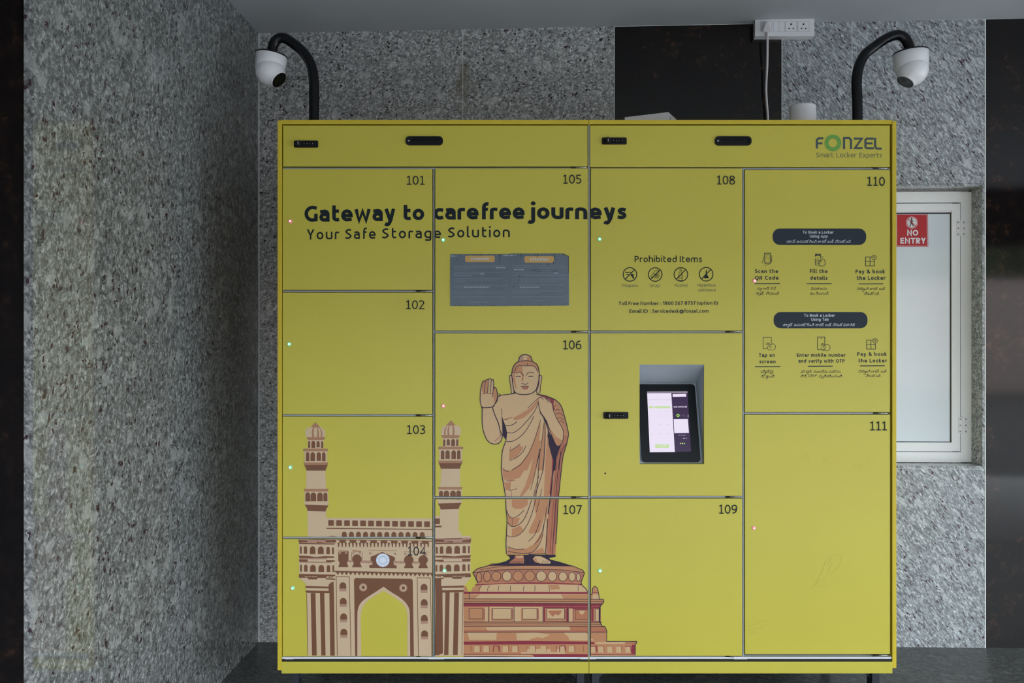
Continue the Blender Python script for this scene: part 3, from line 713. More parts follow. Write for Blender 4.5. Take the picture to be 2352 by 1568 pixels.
tel('చేసి', 1838, 1852.5, 866.3, 8.0); FR.text(TE, ',', 1852.6, 1853.6, 866.3, 6, .15, inkn, 1); T('OTP', 1856.5, 1869, 866, 6.2, .15); tel('తో', 1870, 1877.5, 866.3, 8.2); tel('ధృవీకరించండి', 1880.5, 1934.5, 866.3, 8.2)
tel('చెలించి', 1971.5, 1999, 855.3, 8.0); sub_ya(1987, 857); tel('లాకర్', 2001, 2019.5, 855.3, 8.0); tel('బుక్', 2023, 2036.5, 855.3, 8.0); tel('చేసుకోండి', 1988, 2022.5, 865.5, 8.0)
# icons above the instructions, read from enlargements
i1 = lambda *p: [(1700+x/6.533, 500+y/6.533) for x, y in p]
i2 = lambda *p: [(1700+x/6.533, 690+y/6.533) for x, y in p]
IC = 'pictogram'; FR.cur = '#scan'
def il(pts, w=1.1, sm=False): FR.line(IC, pts, w, inkn, 1, sm)
il(i1((366, 530), (456, 530), (456, 688), (374, 688), (366, 640), (366, 530)), 1.3); il(i1((366, 546), (456, 546)), .9); il(i1((372, 668), (456, 664)), .9)
il(i1((386, 585), (386, 572), (404, 572)), .7); il(i1((422, 572), (440, 572), (440, 585)), .7); il(i1((386, 610), (386, 625), (404, 625)), .7); il(i1((422, 625), (440, 625), (440, 610)), .7); il(i1((384, 597), (442, 597)), .7)
il(i1((366, 590), (352, 595), (345, 640), (325, 676)), 1.0, True); il(i1((370, 720), (390, 708), (420, 704), (440, 690)), 1.0, True)
for k in range(4): il(i1((458, 570+24*k), (474, 570+24*k), (474, 590+24*k), (458, 592+24*k)), 1.0, True)
FR.cur = '#fill'
il(i1((1128, 585), (1128, 545), (1206, 545), (1206, 620)), 1.2); il(i1((1128, 610), (1128, 708), (1200, 708)), 1.2); FR.poly(IC, i1((1128, 545), (1206, 545), (1206, 572), (1128, 572)), inkn, 1); FR.poly(IC, i1((1155, 555), (1180, 555), (1180, 560), (1155, 560)), m_yellow, 1.6)
il(i1((1150, 604), (1164, 604)), .8); il(i1((1172, 604), (1188, 604)), .8); il(i1((1214, 584), (1246, 584)), .8); il(i1((1214, 604), (1240, 604)), .8); il(i1((1144, 622), (1144, 655)), .7)
il(i1((1200, 700), (1164, 640), (1174, 630), (1200, 662), (1196, 640), (1208, 636), (1216, 640), (1224, 628), (1250, 618), (1272, 650), (1278, 690), (1262, 716), (1240, 724), (1190, 724), (1180, 712)), 1.1, True); il(i1((1196, 640), (1212, 664)), .8); il(i1((1212, 634), (1226, 658)), .8)
il(i1((1128, 670), (1160, 670)), .8); FR.poly(IC, A(*i1((1170, 687))[0], 1.5, 1.5, 0, 330, 10), inkn, 1)
FR.cur = '#x'
def locker_icon(f):
    il(f((1982, 588), (1882, 588), (1882, 722), (2014, 722), (2014, 636)), 1.3); il(f((1948, 588), (1948, 722)), 1.2); il(f((1882, 655), (2014, 655)), 1.2)
    for a, b in ((1896, 622), (1962, 622), (1896, 688), (1962, 688)): il(f((a, b-4), (a, b+4)), .6)
    c = f((2010, 597))[0]; FR.line(IC, A(c[0], c[1], 5.2, 5.2, 0, 360, 20), 1.2, inkn, 1)
    FR.text(IC, '\u20b9', c[0]-1.7, c[0]+1.9, c[1]+2.6, 5.2, .14, inkn, 1)
FR.cur = '#pay'; locker_icon(i1); FR.cur = '#pay2'; locker_icon(lambda *p: i2(*[(a+15, b+5) for a, b in p]))
def hand_icon(ox, oy):
    g = lambda *p: i2(*[(a+ox, b+oy) for a, b in p])
    il(g((398, 670), (396, 650), (410, 634), (428, 634), (442, 648), (446, 660)), .9, True); il(g((410, 660), (416, 648), (428, 648), (468, 700)), .9); il(g((412, 664), (456, 712), (464, 716)), .9)
    il(g((446, 652), (462, 664), (470, 650), (484, 656), (492, 644), (526, 672), (532, 700), (516, 732), (490, 740), (426, 740), (420, 728)), 1.0, True)
FR.cur = '#tap'
il(i2((420, 722), (345, 722), (345, 552), (470, 552), (470, 640)), 1.0); il(i2((404, 564), (410, 564)), .9); FR.line(IC, A(*i2((407, 702))[0], 1.2, 1.2, 0, 360, 10), .7, inkn, 1); hand_icon(0, 0)
FR.cur = '#enter'
il(i2((1280, 736), (1162, 736), (1162, 548), (1270, 548), (1270, 660)), 1.4); il(i2((1196, 566), (1236, 566)), 1.0); FR.poly(IC, A(*i2((1216, 713))[0], 1.3, 1.3, 0, 330, 9), inkn, 1); hand_icon(818, 10)
FR.cur = ''
# ---- maker's mark
mk = mat('mark_slate', (.040, .070, .082), .42); mg = mat('mark_green', (.14, .36, .06), .42)
lg = lambda *p: [(1340+x/2.94, y/2.94) for x, y in p]
LT = 'logo'
for st in (((1620, 934), (1588, 934), (1577, 945), (1577, 1003)), ((1577, 968), (1614, 968)), ((1760, 1006), (1760, 932), (1795, 932), (1807, 944), (1807, 1006)),
           ((1826, 936), (1880, 936), (1834, 1000), (1884, 1000)), ((1960, 936), (1913, 936), (1904, 945), (1904, 992), (1913, 1001), (1960, 1001)), ((1904, 968), (1952, 968)), ((1970, 930), (1970, 992), (1980, 1003), (2014, 1003))):
    FR.line(LT, lg(*st), 4.7, mk, 1)
FR.line(LT, A(*lg((1685, 965))[0], 14.6, 14.6, 0, 360, 40), 9.0, mg, 2)
FR.cur = '#words'; FR.text(LT, 'Smart', 1874.5, 1914.5, 361, 10.6, .10, mk, 1, track=.14); FR.text(LT, 'Locker', 1921.5, 1967.5, 361.2, 10.6, .10, mk, 1, track=.14); FR.text(LT, 'Experts', 1974, 2025.5, 361.6, 10.6, .10, mk, 1, track=.14)
FR.cur = ''
# ---- faint scrawls rubbed into the paint
scr = mat('faint_orange_smear', (.57, .44, .05), .5); scr2 = mat('faint_grey_smear', (.50, .43, .06), .5)
for k, p in enumerate(([(1845, 1050), (1852, 1042), (1858, 1056), (1850, 1052)], [(1890, 1046), (1896, 1060), (1902, 1044)], [(1915, 1050), (1925, 1064), (1928, 1052)], [(1962, 1074), (1968, 1062), (1976, 1078)], [(1990, 1070), (1998, 1060)])):
    FR.cur = '#a%d' % k; FR.line('smear', p, 1.6, scr, 0, True)
for k, p in enumerate(([(1854, 1356), (1868, 1346), (1888, 1330), (1893, 1342), (1880, 1348), (1874, 1338), (1890, 1310), (1896, 1285), (1906, 1278), (1908, 1300), (1900, 1318), (1920, 1308), (1932, 1288), (1930, 1274), (1914, 1276), (1900, 1296)], [(1718, 1440), (1745, 1428), (1770, 1424)], [(1716, 1448), (1752, 1440)], [(1716, 1454), (1738, 1450)])):
    FR.cur = '#b%d' % k; FR.line('smear', p, .9 if k == 0 else 1.6, scr2, 0, True)
FR.cur = ''
# ------------------------------------------------------------------ printed monument pictures
bei = mat('print_beige', (.62, .46, .30), .45, spec=.35); brn = mat('print_brown', (.185, .078, .040), .45, spec=.35); lbr = mat('print_light_brown', (.40, .205, .115), .45, spec=.35); mau = mat('print_mauve', (.43, .25, .18), .45, spec=.35)
clk = mat('print_clock_white', (.74, .80, .90), .45); clg = mat('print_clock_grey', (.38, .44, .54), .45)
PT = 'printed_picture'
K = 5.2267
z1 = lambda x, y: (660+x/K, 930+y/K)
z2 = lambda x, y: (660+x/K, 1220+y/K)
def pp(f, m, layer, *pts): FR.poly(PT, [f(*p) for p in pts], m, layer)
def archp(cx, y0, y1, w, pt=.35):
    """outline of an arched opening"""
    r = w/2; sp = y0+w*.55
    return [(cx-r, y1), (cx-r, sp)] + [(cx-r*math.cos(t*math.pi/16), sp-(sp-y0)*math.sin(t*math.pi/16)) for t in range(1, 8)] + [(cx, y0)] + [(cx+r*math.cos(t*math.pi/16), sp-(sp-y0)*math.sin(t*math.pi/16)) for t in range(7, 0, -1)] + [(cx+r, sp), (cx+r, y1)]
def tower(f):
    P = lambda m, l, *pts: pp(f, m, l, *pts)
    P(bei, 0, (245, 420), (435, 420), (435, 525), (478, 550), (478, 690), (455, 790), (465, 1005), (485, 1035), (495, 1180), (465, 1280), (465, 1570), (248, 1570), (243, 1275), (205, 1180), (210, 1035), (228, 1005), (230, 790), (208, 690), (208, 550), (245, 525))
    P(bei, 0, (232, 388), (217, 345), (217, 305), (240, 275), (285, 262), (340, 255), (393, 262), (435, 285), (455, 320), (455, 360), (448, 388))
    P(lbr, 1, (282, 264), (337, 204), (395, 264), (340, 272))
    for pts in (((305, 268), (322, 270), (316, 330), (322, 386), (298, 386), (293, 330)), ((355, 268), (366, 268), (382, 325), (380, 386), (355, 386), (360, 325)), ((378, 266), (392, 270), (414, 310), (422, 345), (418, 386), (400, 386), (404, 340), (396, 300))): P(lbr, 1, *pts)
    P(lbr, 1, (232, 385), (455, 383), (453, 405), (430, 420), (250, 420), (238, 405))
    for cx, a, b, w in ((262, 432, 513, 26), (312, 430, 515, 46), (370, 432, 506, 38), (418, 434, 515, 26)): FR.poly(PT, [f(*p) for p in archp(cx, a, b, w)], brn, 1)
    P(lbr, 1, *A(203, 538, 16, 16, 90, 270, 6), *A(476, 538, 16, 16, -90, 90, 6))
    for cx, a, b, w in ((244, 564, 672, 42), (305, 566, 670, 54), (378, 566, 668, 52), (438, 566, 672, 42)): FR.poly(PT, [f(*p) for p in archp(cx, a, b, w)], brn, 1)
    P(lbr, 1, (192, 688), (492, 688), (486, 718), (202, 718)); P(brn, 1, (202, 718), (486, 718), (468, 755), (460, 786), (228, 786), (222, 755))
    P(lbr, 1, (194, 1004), (498, 1004), (486, 1036), (210, 1038))
    for cx, a, b, w in ((246, 1046, 1156, 58), (313, 1048, 1154, 68), (392, 1048, 1154, 66), (457, 1050, 1154, 48)): FR.poly(PT, [f(*p) for p in archp(cx, a, b, w)], brn, 1)
    P(brn, 1, (208, 1194), (494, 1204), (470, 1245), (460, 1276), (244, 1270), (234, 1235))
tower(z1); tower(lambda x, y: z1(2302-x, y-23))
# parapet between the towers
pp(z1, bei, 0, (462, 1352), (1830, 1362), (1870, 1340), (1870, 1580), (462, 1580))
pp(z1, bei, 0, (1765, 1330), (1860, 1330), (1860, 1400), (1765, 1400))
for i in range(13): pp(z1, brn, 1, *[(491+96*i+a, 1380+1.2*i+b) for a, b in ((4, 0), (62, 0), (68, 8), (68, 62), (62, 68), (4, 68), (0, 62), (0, 6))])
pp(z1, brn, 1, (1770, 1360), (1832, 1360), (1832, 1428), (1770, 1428)); pp(z1, brn, 1, (470, 1472), (1740, 1486), (1740, 1498), (470, 1484)); pp(z1, brn, 1, (1770, 1448), (1853, 1446), (1850, 1466), (1770, 1468))
# body
pp(z2, bei, 0, (248, 0), (2086, 0), (2086, 50), (2198, 54), (2200, 560), (2130, 640), (2118, 660), (2118, 1495), (1440, 1495), (1442, 1080), *SP([(1440, 985), (1425, 925), (1385, 865), (1310, 808), (1230, 758), (1155, 712)]), *SP([(1155, 712), (1080, 756), (1000, 806), (935, 862), (900, 922), (885, 985)]), (880, 1080), (888, 1500), (245, 1490), (230, 660), (215, 620), (145, 560), (140, 78), (248, 78))
for i in range(12):
    cx = 684+85*i; FR.poly(PT, [z2(*p) for p in archp(cx, 2+i*.4, 78, 60)], brn, 1)
pp(z2, lbr, 1, (480, 62), (540, 50), (592, 60), (592, 72), (480, 72))
def wing(f):
    P = lambda m, l, *pts: pp(f, m, l, *pts)
    P(mau, 1, (132, 80), (590, 88), (575, 150), (140, 148)); P(brn, 2, (135, 100), (240, 110), (240, 130), (140, 132)); P(brn, 2, (245, 84), (460, 92), (458, 102), (350, 100), (245, 96)); P(brn, 2, (355, 122), (460, 128), (460, 102), (590, 100), (585, 130), (460, 130), (355, 140)); P(brn, 2, (140, 138), (572, 146), (560, 158), (145, 150))
    for cx, a, b, w in ((162, 178, 266, 22), (218, 178, 266, 40), (304, 178, 272, 66), (402, 180, 272, 70), (490, 184, 272, 42), (548, 190, 272, 24)): FR.poly(PT, [f(*p) for p in archp(cx, a, b, w)], brn, 1)
    P(brn, 1, (135, 290), (245, 294), (340, 306), (450, 296), (560, 300), (565, 318), (340, 320), (150, 324)); P(mau, 1, (150, 322), (480, 318), (480, 334), (245, 334), (245, 350), (140, 345)); P(brn, 1, (140, 335), (245, 338), (245, 362), (465, 366), (465, 344), (570, 346), (570, 364), (470, 372), (145, 364)); P(mau, 1, (150, 364), (540, 370), (540, 378), (150, 374))
    for cx, a, b, w in ((164, 398, 482, 22), (222, 398, 482, 40), (308, 400, 484, 68), (408, 402, 486, 68), (494, 404, 486, 42), (552, 406, 486, 22)): FR.poly(PT, [f(*p) for p in archp(cx, a, b, w)], brn, 1)
    P(brn, 1, (145, 508), (470, 516), (575, 520), (575, 538), (470, 540), (470, 558), (140, 556), (138, 530)); P(brn, 1, (250, 556), (360, 556), (360, 575), (250, 575)); P(brn, 1, (465, 560), (575, 566), (575, 580), (465, 576))
    for a in (210, 230, 255, 277, 300, 320, 340): P(bei, 2, (a, 538), (a+12, 538), (a+12, 548), (a, 548))
    P(brn, 2, (495, 545), (555, 543), (550, 552), (495, 554))
    P(brn, 1, (212, 665), (228, 654), (495, 662), (495, 640), (520, 615), (556, 598), (562, 800), (570, 1490), (515, 1490), (505, 740), (230, 735), (212, 715), (230, 708), (495, 712), (495, 684), (230, 680))
    P(brn, 1, (230, 740), (237, 740), (248, 1488), (242, 1488)); P(brn, 1, (280, 738), (338, 738), (354, 1488), (297, 1488)); P(brn, 1, (392, 738), (444, 738), (460, 1488), (408, 1488))
wing(z2)
wing(lambda x, y: z2(2342-x, y-6))
pp(z2, brn, 1, (1775, 570), (1850, 565), (1845, 640), (1862, 700), (1868, 1460), (1850, 1472), (1790, 1475))
# frieze
pp(z2, brn, 1.5, (590, 96), (1740, 112), (1740, 122), (590, 106))
for i in range(9): pp(z2, brn, 1.5, *[(625+124*i+a, 104+b+i*1.5) for a, b in ((0, 0), (78, 0), (78, 32), (0, 32))]); pp(z2, bei, 2, *[(590+124*i+a, 98+b+i*1.8) for a, b in ((0, 0), (10, 0), (10, 10), (20, 10), (20, 24), (0, 24))])
for i in range(26):
    cx = 614+43*i; pp(z2, brn, 1.5, (cx-12, 134), (cx+14, 134), (cx+8, 186), (cx-2, 192))
# middle storey
pp(z2, lbr, 1.5, (610, 226), (735, 232), (733, 240), (610, 236)); pp(z2, brn, 1.5, (612, 244), (735, 240), (735, 345), (715, 375), (735, 428), (612, 428), (628, 380), (612, 345))
pp(z2, lbr, 1.5, (775, 222), (895, 234), (885, 246), (785, 242)); pp(z2, brn, 1.5, (770, 250), (776, 250), (776, 340), (770, 340)); pp(z2, brn, 1.5, (896, 250), (901, 250), (901, 350), (896, 350))
for cx, top in ((836, 272), (1458, 294), (1630, 294)):
    pp(z2, brn, 1.5, *[(cx+a, b+(top-272)*.5) for a, b in ((-60, 430), (-36, 375), (-58, 345), (-55, 310), (-30, 282), (0, 272), (30, 282), (55, 310), (58, 345), (36, 375), (60, 430))])
pp(z2, lbr, 1.5, (1395, 238), (1700, 246), (1700, 253), (1395, 245)); pp(z2, lbr, 1.5, (975, 224), (1318, 230), (1318, 236), (975, 230))
pp(z2, mau, 1.2, (720, 345), (1020, 350), (1020, 382), (890, 378), (720, 368)); pp(z2, mau, 1.2, (1280, 352), (1580, 362), (1580, 388), (1400, 386), (1280, 382))
for cx, cy in ((632, 260), (706, 258), (795, 260), (872, 260), (997, 264), (1295, 268), (1416, 268), (1668, 276)): FR.poly(PT, [z2(*p) for p in A(cx, cy, 15, 15, 0, 330, 10)], mau, 2)
pp(z2, brn, 1.5, (985, 438), (985, 404), (1022, 398), (1022, 360), (1000, 350), (1000, 305), (1140, 246), (1292, 310), (1292, 345), (1275, 360), (1278, 400), (1312, 408), (1312, 442))
FR.poly(PT, [z2(*p) for p in A(1147, 344, 80, 80, 0, 352, 40)], clk, 3); FR.line(PT, [z2(*p) for p in A(1147, 344, 44, 44, 0, 360, 24)], 1.2, clg, 4)
for i in range(12):
    t = math.radians(30*i+15); FR.line(PT, [z2(1147+46*math.cos(t), 344+46*math.sin(t)), z2(1147+76*math.cos(t), 344+76*math.sin(t))], 1.0, clg, 4)
FR.line(PT, [z2(*p) for p in A(1147, 344, 80, 80, 0, 360, 40)], .7, clg, 4)
# cornice with teeth
pp(z2, brn, 1.5, (568, 472), (1750, 496), (1750, 508), (568, 488))
for i in range(23): a = 582+51.5*i; pp(z2, brn, 1.5, (a, 486+i), (a+50, 486+i), (a+25, 522+i))
# side strips with niches
for (xa, xb, xc, xd, dy) in ((583, 748, 592, 768, 0), (1556, 1722, 1566, 1736, 14)):
    pp(z2, brn, 1.5, (xa, 538+dy), (xb, 540+dy), (xb, 548+dy), (xa, 545+dy)); pp(z2, brn, 1.5, (xa, 540+dy), (xa+7, 540+dy), (xc+12, 1490), (xc+4, 1490)); pp(z2, brn, 1.5, (xb-7, 540+dy), (xb, 540+dy), (xd, 1494), (xd-7, 1494))
for cx, cy0 in ((667, 610), (671, 797), (676, 982), (679, 1167), (1641, 628), (1643, 812), (1645, 1000), (1648, 1186)):
    FR.poly(PT, [z2(*p) for p in archp(cx, cy0, cy0+108, 84)], mau, 1.5); FR.poly(PT, [z2(*p) for p in archp(cx, cy0, cy0+74, 82)], brn, 2)
# great arch
pp(z2, brn, 1.5, (800, 580), (820, 558), (1490, 568), (1506, 585), (1520, 1498), (1476, 1498), (1472, 1050), *SP([(1470, 965), (1455, 910), (1415, 848), (1345, 788), (1240, 722), (1155, 662)]), *SP([(1155, 662), (1065, 722), (960, 790), (890, 848), (855, 908), (842, 965)]), (840, 1050), (840, 1495), (815, 1495))
for cx, cy in ((911, 670), (1392, 678)):
    FR.line(PT, [z2(*p) for p in A(cx, cy, 42, 42, 0, 360, 22)], 2.6, mau, 2); FR.line(PT, [z2(*p) for p in A(cx, cy, 28, 28, 0, 360, 22)], 2.6, bei, 2.5)

# the standing statue
tan = mat('print_tan', (.60, .40, .215), .45, spec=.35); org = mat('print_terracotta', (.50, .23, .11), .45, spec=.35); lin = mat('print_violet_line', (.034, .022, .044), .5, spec=.2); mar = mat('print_maroon', (.26, .030, .050), .45, spec=.35); rus = mat('print_rust', (.44, .165, .085), .45, spec=.35)
z3 = lambda x, y: (1060+x/K, 780+y/K)
z4 = lambda x, y: (1080+x/K, 1000+y/K)
z5 = lambda x, y: (1040+x/K, 1260+y/K)
m3 = lambda *p: [z3(*a) for a in p]
m4 = lambda *p: [z4(*a) for a in p]
m5 = lambda *p: [z5(*a) for a in p]
OF = 20
def fill(pts, m, l): FR.poly(PT, pts, m, l)
def ol(pts, w=1.9, m=lin, l=6, sm=True): FR.line(PT, pts, w, m, l, sm)
bodyL = m3((640, 645), (560, 655), (480, 665), (435, 690), (425, 740), (372, 805), (400, 900), (440, 990), (468, 1100), (500, 1165), (535, 1210), (515, 1260), (490, 1340), (482, 1450), (478, 1540))
bodyL2 = m4((372, 390), (380, 470), (400, 580), (425, 740), (430, 870), (442, 1000), (437, 1150), (430, 1290), (435, 1420))
bodyB = m4((700, 1425), (905, 1420), (920, 1440), (1020, 1450))
bodyR = m4((1028, 1300), (1040, 1100), (1055, 800), (1075, 600), (1095, 400), (1115, 250), (1150, 130), (1170, 50), (1180, -10))
bodyR2 = m3((1283, 1120), (1275, 1070), (1240, 930), (1200, 800), (1150, 740), (1110, 712), (1000, 670), (900, 655))
fill(bodyL+bodyL2+bodyB+bodyR+bodyR2, tan, 0)
arm = m3((250, 800), (370, 805), (400, 900), (440, 990), (465, 1090), (490, 1150), (480, 1205), (450, 1240), (400, 1252), (340, 1235), (300, 1190), (275, 1130), (255, 1060), (247, 950))
fill(arm, tan, .5)
hand = m3((245, 815), (225, 740), (228, 610), (240, 560), (255, 500), (285, 495), (300, 478), (325, 475), (340, 465), (360, 478), (380, 478), (388, 520), (385, 585), (400, 570), (415, 580), (432, 650), (425, 720), (400, 770), (370, 808))
fill(hand, tan, 1)
fill(m3((378, 585), (400, 572), (415, 582), (430, 650), (422, 720), (400, 770), (380, 680)), org, 1.5); fill(m3((285, 500), (300, 480), (322, 478), (316, 640), (275, 640)), org, 1.5); fill(m3((242, 560), (256, 502), (280, 500), (262, 640), (240, 600)), org, 1.5)
head = m3((640, 650), (625, 580), (610, 480), (605, 400), (620, 330), (660, 275), (685, 262), (695, 215), (725, 185), (780, 180), (830, 200), (855, 260), (900, 290), (925, 340), (935, 430), (920, 560), (895, 610), (890, 660), (780, 662))
fill(head, tan, .5)
fill(m3((605, 400), (620, 330), (660, 275), (685, 262), (780, 252), (855, 260), (900, 290), (925, 340), (930, 400), (915, 380), (895, 340), (850, 315), (770, 315), (690, 312), (650, 340), (635, 390)), org, 1); fill(m3((690, 255), (697, 215), (725, 187), (742, 185), (742, 255)), mau, 1); fill(m3((790, 190), (830, 202), (852, 258), (785, 252)), org, 1)
for e in (m3((578, 432), (600, 428), (612, 470), (622, 560), (630, 635), (600, 637), (592, 560), (580, 490)), m3((930, 430), (960, 430), (965, 470), (950, 540), (940, 635), (905, 637), (900, 590), (925, 500))): fill(e, tan, .6); ol(e+e[:1], 1.5)
fill(m3((640, 345), (690, 320), (730, 318), (735, 390), (690, 390), (640, 410), (650, 520), (665, 600), (640, 560), (618, 470), (625, 390)), org, 1); fill(m3((705, 395), (730, 400), (745, 440), (740, 480), (725, 505), (722, 470), (730, 440)), rus, 1.5)
fill(m3((726, 563), (806, 562), (795, 585), (770, 597), (742, 590)), rus, 2)
ol(head[:-2], 1.9); ol(m3((637, 620), (665, 645), (720, 656), (790, 655), (850, 640), (895, 600)), 1.9); ol(m3((690, 262), (770, 250), (858, 262)), 1.5); ol(m3((612, 400), (640, 380), (655, 335), (690, 312), (770, 314), (850, 312), (890, 335), (915, 385)), 1.3); ol(m3((792, 312), (792, 280)), 1)
ol(m3((655, 405), (690, 390), (725, 398), (745, 430)), 1.2); ol(m3((780, 430), (795, 400), (835, 388), (872, 402)), 1.2); ol(m3((652, 440), (680, 436), (712, 442)), 1.9); ol(m3((805, 442), (835, 437), (860, 438)), 1.9); ol(m3((720, 522), (745, 530), (765, 536), (785, 530), (800, 520)), 1.3); ol(m3((712, 562), (765, 560), (808, 560)), 1.2); ol(m3((726, 575), (750, 592), (785, 590), (800, 575)), .9, mar)
ol(hand+hand[:1], 1.7); ol(m3((285, 500), (280, 560), (270, 650)), 1.3); ol(m3((322, 480), (320, 560), (312, 640)), 1.3); ol(m3((358, 480), (352, 560), (346, 640)), 1.3); ol(m3((385, 580), (376, 640), (370, 690)), 1.2); ol(m3((255, 655), (280, 642), (370, 645)), 1.3, mar); ol(m3((320, 815), (350, 812), (370, 805)), 1.2)
ol(arm[1:]+arm[:1], 1.9); ol(m3((435, 690), (425, 740), (372, 805)), 1.5); ol(m3((640, 645), (560, 655), (480, 665), (435, 690)), 1.7); ol(m3((428, 640), (470, 660), (430, 675)), 1.2); ol(m3((460, 1105), (465, 1160), (400, 1215)), 1, mar)
ol(bodyL[10:]+bodyL2, 1.9); ol(bodyR[:]+bodyR2, 1.9); ol(bodyB, 1.6)
# shaded folds
for pts in (m3((640, 970), (620, 940), (700, 895), (800, 835), (880, 760), (935, 685), (915, 760), (850, 850), (740, 940)), m3((580, 1335), (700, 1280), (740, 1290), (680, 1380), (572, 1440)), m3((700, 1500), (800, 1370), (870, 1210), (920, 1060), (945, 980), (950, 1040), (930, 1200), (860, 1400), (790, 1568), (690, 1568)),
            m3((905, 1568), (930, 1430), (960, 1260), (990, 1000), (1005, 1000), (1005, 1300), (985, 1568)), m3((1010, 1380), (1035, 1080), (1060, 1300), (1095, 1420), (1080, 1568), (1000, 1568)), m3((1110, 715), (1150, 742), (1200, 802), (1240, 932), (1275, 1072), (1280, 1160), (1245, 1310), (1215, 1440), (1205, 1568), (1130, 1568), (1145, 1430), (1200, 1270), (1222, 1160), (1218, 1070), (1150, 950), (1110, 850), (1100, 770)),
            m4((470, 190), (590, 110), (640, 150), (560, 260), (468, 290)), m4((385, 405), (470, 425), (600, 340), (650, 340), (660, 400), (600, 500), (480, 545), (395, 500)), m4((405, 560), (490, 560), (480, 660), (425, 650)), m4((790, 60), (850, 60), (820, 260), (760, 520), (700, 640), (620, 735), (590, 735), (660, 600), (720, 420)), m4((500, 770), (690, 765), (690, 830), (620, 880), (540, 880), (500, 850)),
            m4((445, 900), (470, 970), (520, 995), (600, 985), (560, 1080), (500, 1090), (455, 1050)), m4((500, 1120), (600, 1080), (640, 1130), (580, 1190), (500, 1215)), m4((760, 770), (900, 760), (880, 1000), (830, 1160), (720, 1180), (700, 1150), (790, 960)), m4((900, 320), (975, 300), (970, 560), (930, 900), (910, 1050), (880, 900), (890, 600)), m4((445, 1340), (540, 1362), (660, 1362), (770, 1300), (840, 1180), (880, 1160), (800, 1350), (700, 1410), (600, 1412), (450, 1390)), m4((445, 1392), (600, 1415), (720, 1410), (870, 1340), (900, 1420), (440, 1428))):
    fill(pts, org, 1)
fill(m4((1180, 0), (1150, 130), (1112, 250), (1095, 400), (1060, 740), (1040, 1100), (1022, 1445), (920, 1440), (915, 1320), (930, 1000), (960, 850), (990, 600), (1010, 420), (1040, 240), (1085, 110), (1120, 0)), rus, 1.2)
fill(m3((985, 925), (1012, 960), (1042, 1080), (1082, 1165), (1150, 1272), (1195, 1262), (1170, 1325), (1140, 1420), (1128, 1568), (1085, 1568), (1090, 1420), (1045, 1250), (1035, 1080)), lin, 2); fill(m4((925, -10), (1120, 0), (1075, 125), (1045, 200), (1018, 300), (1000, 450), (975, 720), (940, 955), (930, 930), (960, 700), (985, 500), (992, 280), (955, 120)), lin, 2)
fill(m4((985, 280), (1000, 290), (985, 480), (965, 700), (950, 700), (975, 480)), mar, 2.5); fill(m3((900, 655), (1000, 668), (1112, 715), (1102, 770), (1120, 830), (1105, 850), (1090, 770), (1050, 715), (960, 680)), mar, 2)
fill(m3((480, 905), (502, 965), (532, 1040), (548, 1120), (538, 1212), (512, 1172), (492, 1145), (488, 1000)), lin, 2)
wr = m3((930, 700), (955, 688), (1000, 690), (1060, 740), (1090, 772), (1105, 852), (1150, 960), (1215, 1070), (1222, 1160), (1205, 1240), (1160, 1278), (1130, 1252), (1060, 1090), (1020, 965), (965, 880), (932, 790))
fill(wr, tan, 2.5); fill(m3((1000, 920), (1060, 1060), (1130, 1160), (1210, 1210), (1200, 1250), (1160, 1276), (1128, 1250), (1060, 1088), (1018, 962)), org, 2.7); ol(wr[:14], 1.3); ol(m3((950, 690), (975, 710), (985, 725)), 1.0); ol(m3((1000, 700), (1030, 725), (1042, 752)), 1.0)
for pts, w_, mm in ((((505, 952), (550, 957)), 1.5, mar), (((540, 950), (610, 932)), 1, mar), (((530, 1030), (600, 1025), (665, 985)), 1.4, lin), (((545, 1110), (620, 1115), (700, 1065), (790, 970), (870, 870), (920, 765)), 1.2, lin), (((540, 1220), (620, 1215), (720, 1150), (800, 1050), (870, 915)), 1.3, lin), (((580, 1330), (640, 1300), (705, 1250)), 1.2, lin), (((580, 1330), (592, 1280)), .8, mar), (((575, 1447), (660, 1415), (740, 1340), (775, 1270)), 1.2, lin), (((700, 1510), (790, 1390), (850, 1270), (900, 1130), (950, 960)), 1.0, lin),
                    (((890, 1560), (920, 1440), (960, 1250), (990, 1000)), 1.0, lin), (((975, 1565), (1000, 1300), (1000, 990), (940, 870)), 1.3, lin), (((920, 735), (945, 860), (1010, 960), (1050, 1080)), 1.5, lin), (((795, 820), (880, 740), (935, 690)), 1.0, lin), (((482, 820), (486, 905)), 1.0, lin), (((1118, 790), (1140, 790)), .9, lin), (((1120, 850), (1150, 836), (1188, 848)), 1, lin), (((1126, 895), (1175, 880), (1220, 910)), 1, lin), (((1145, 945), (1190, 935), (1236, 970)), 1, lin), (((1165, 980), (1200, 975), (1232, 1005)), 1, lin), (((1255, 1250), (1190, 1380), (1170, 1560)), 1.2, lin), (((1190, 1300), (1150, 1420), (1140, 1560)), 1.0, mar)): ol(m3(*pts), w_, mm)
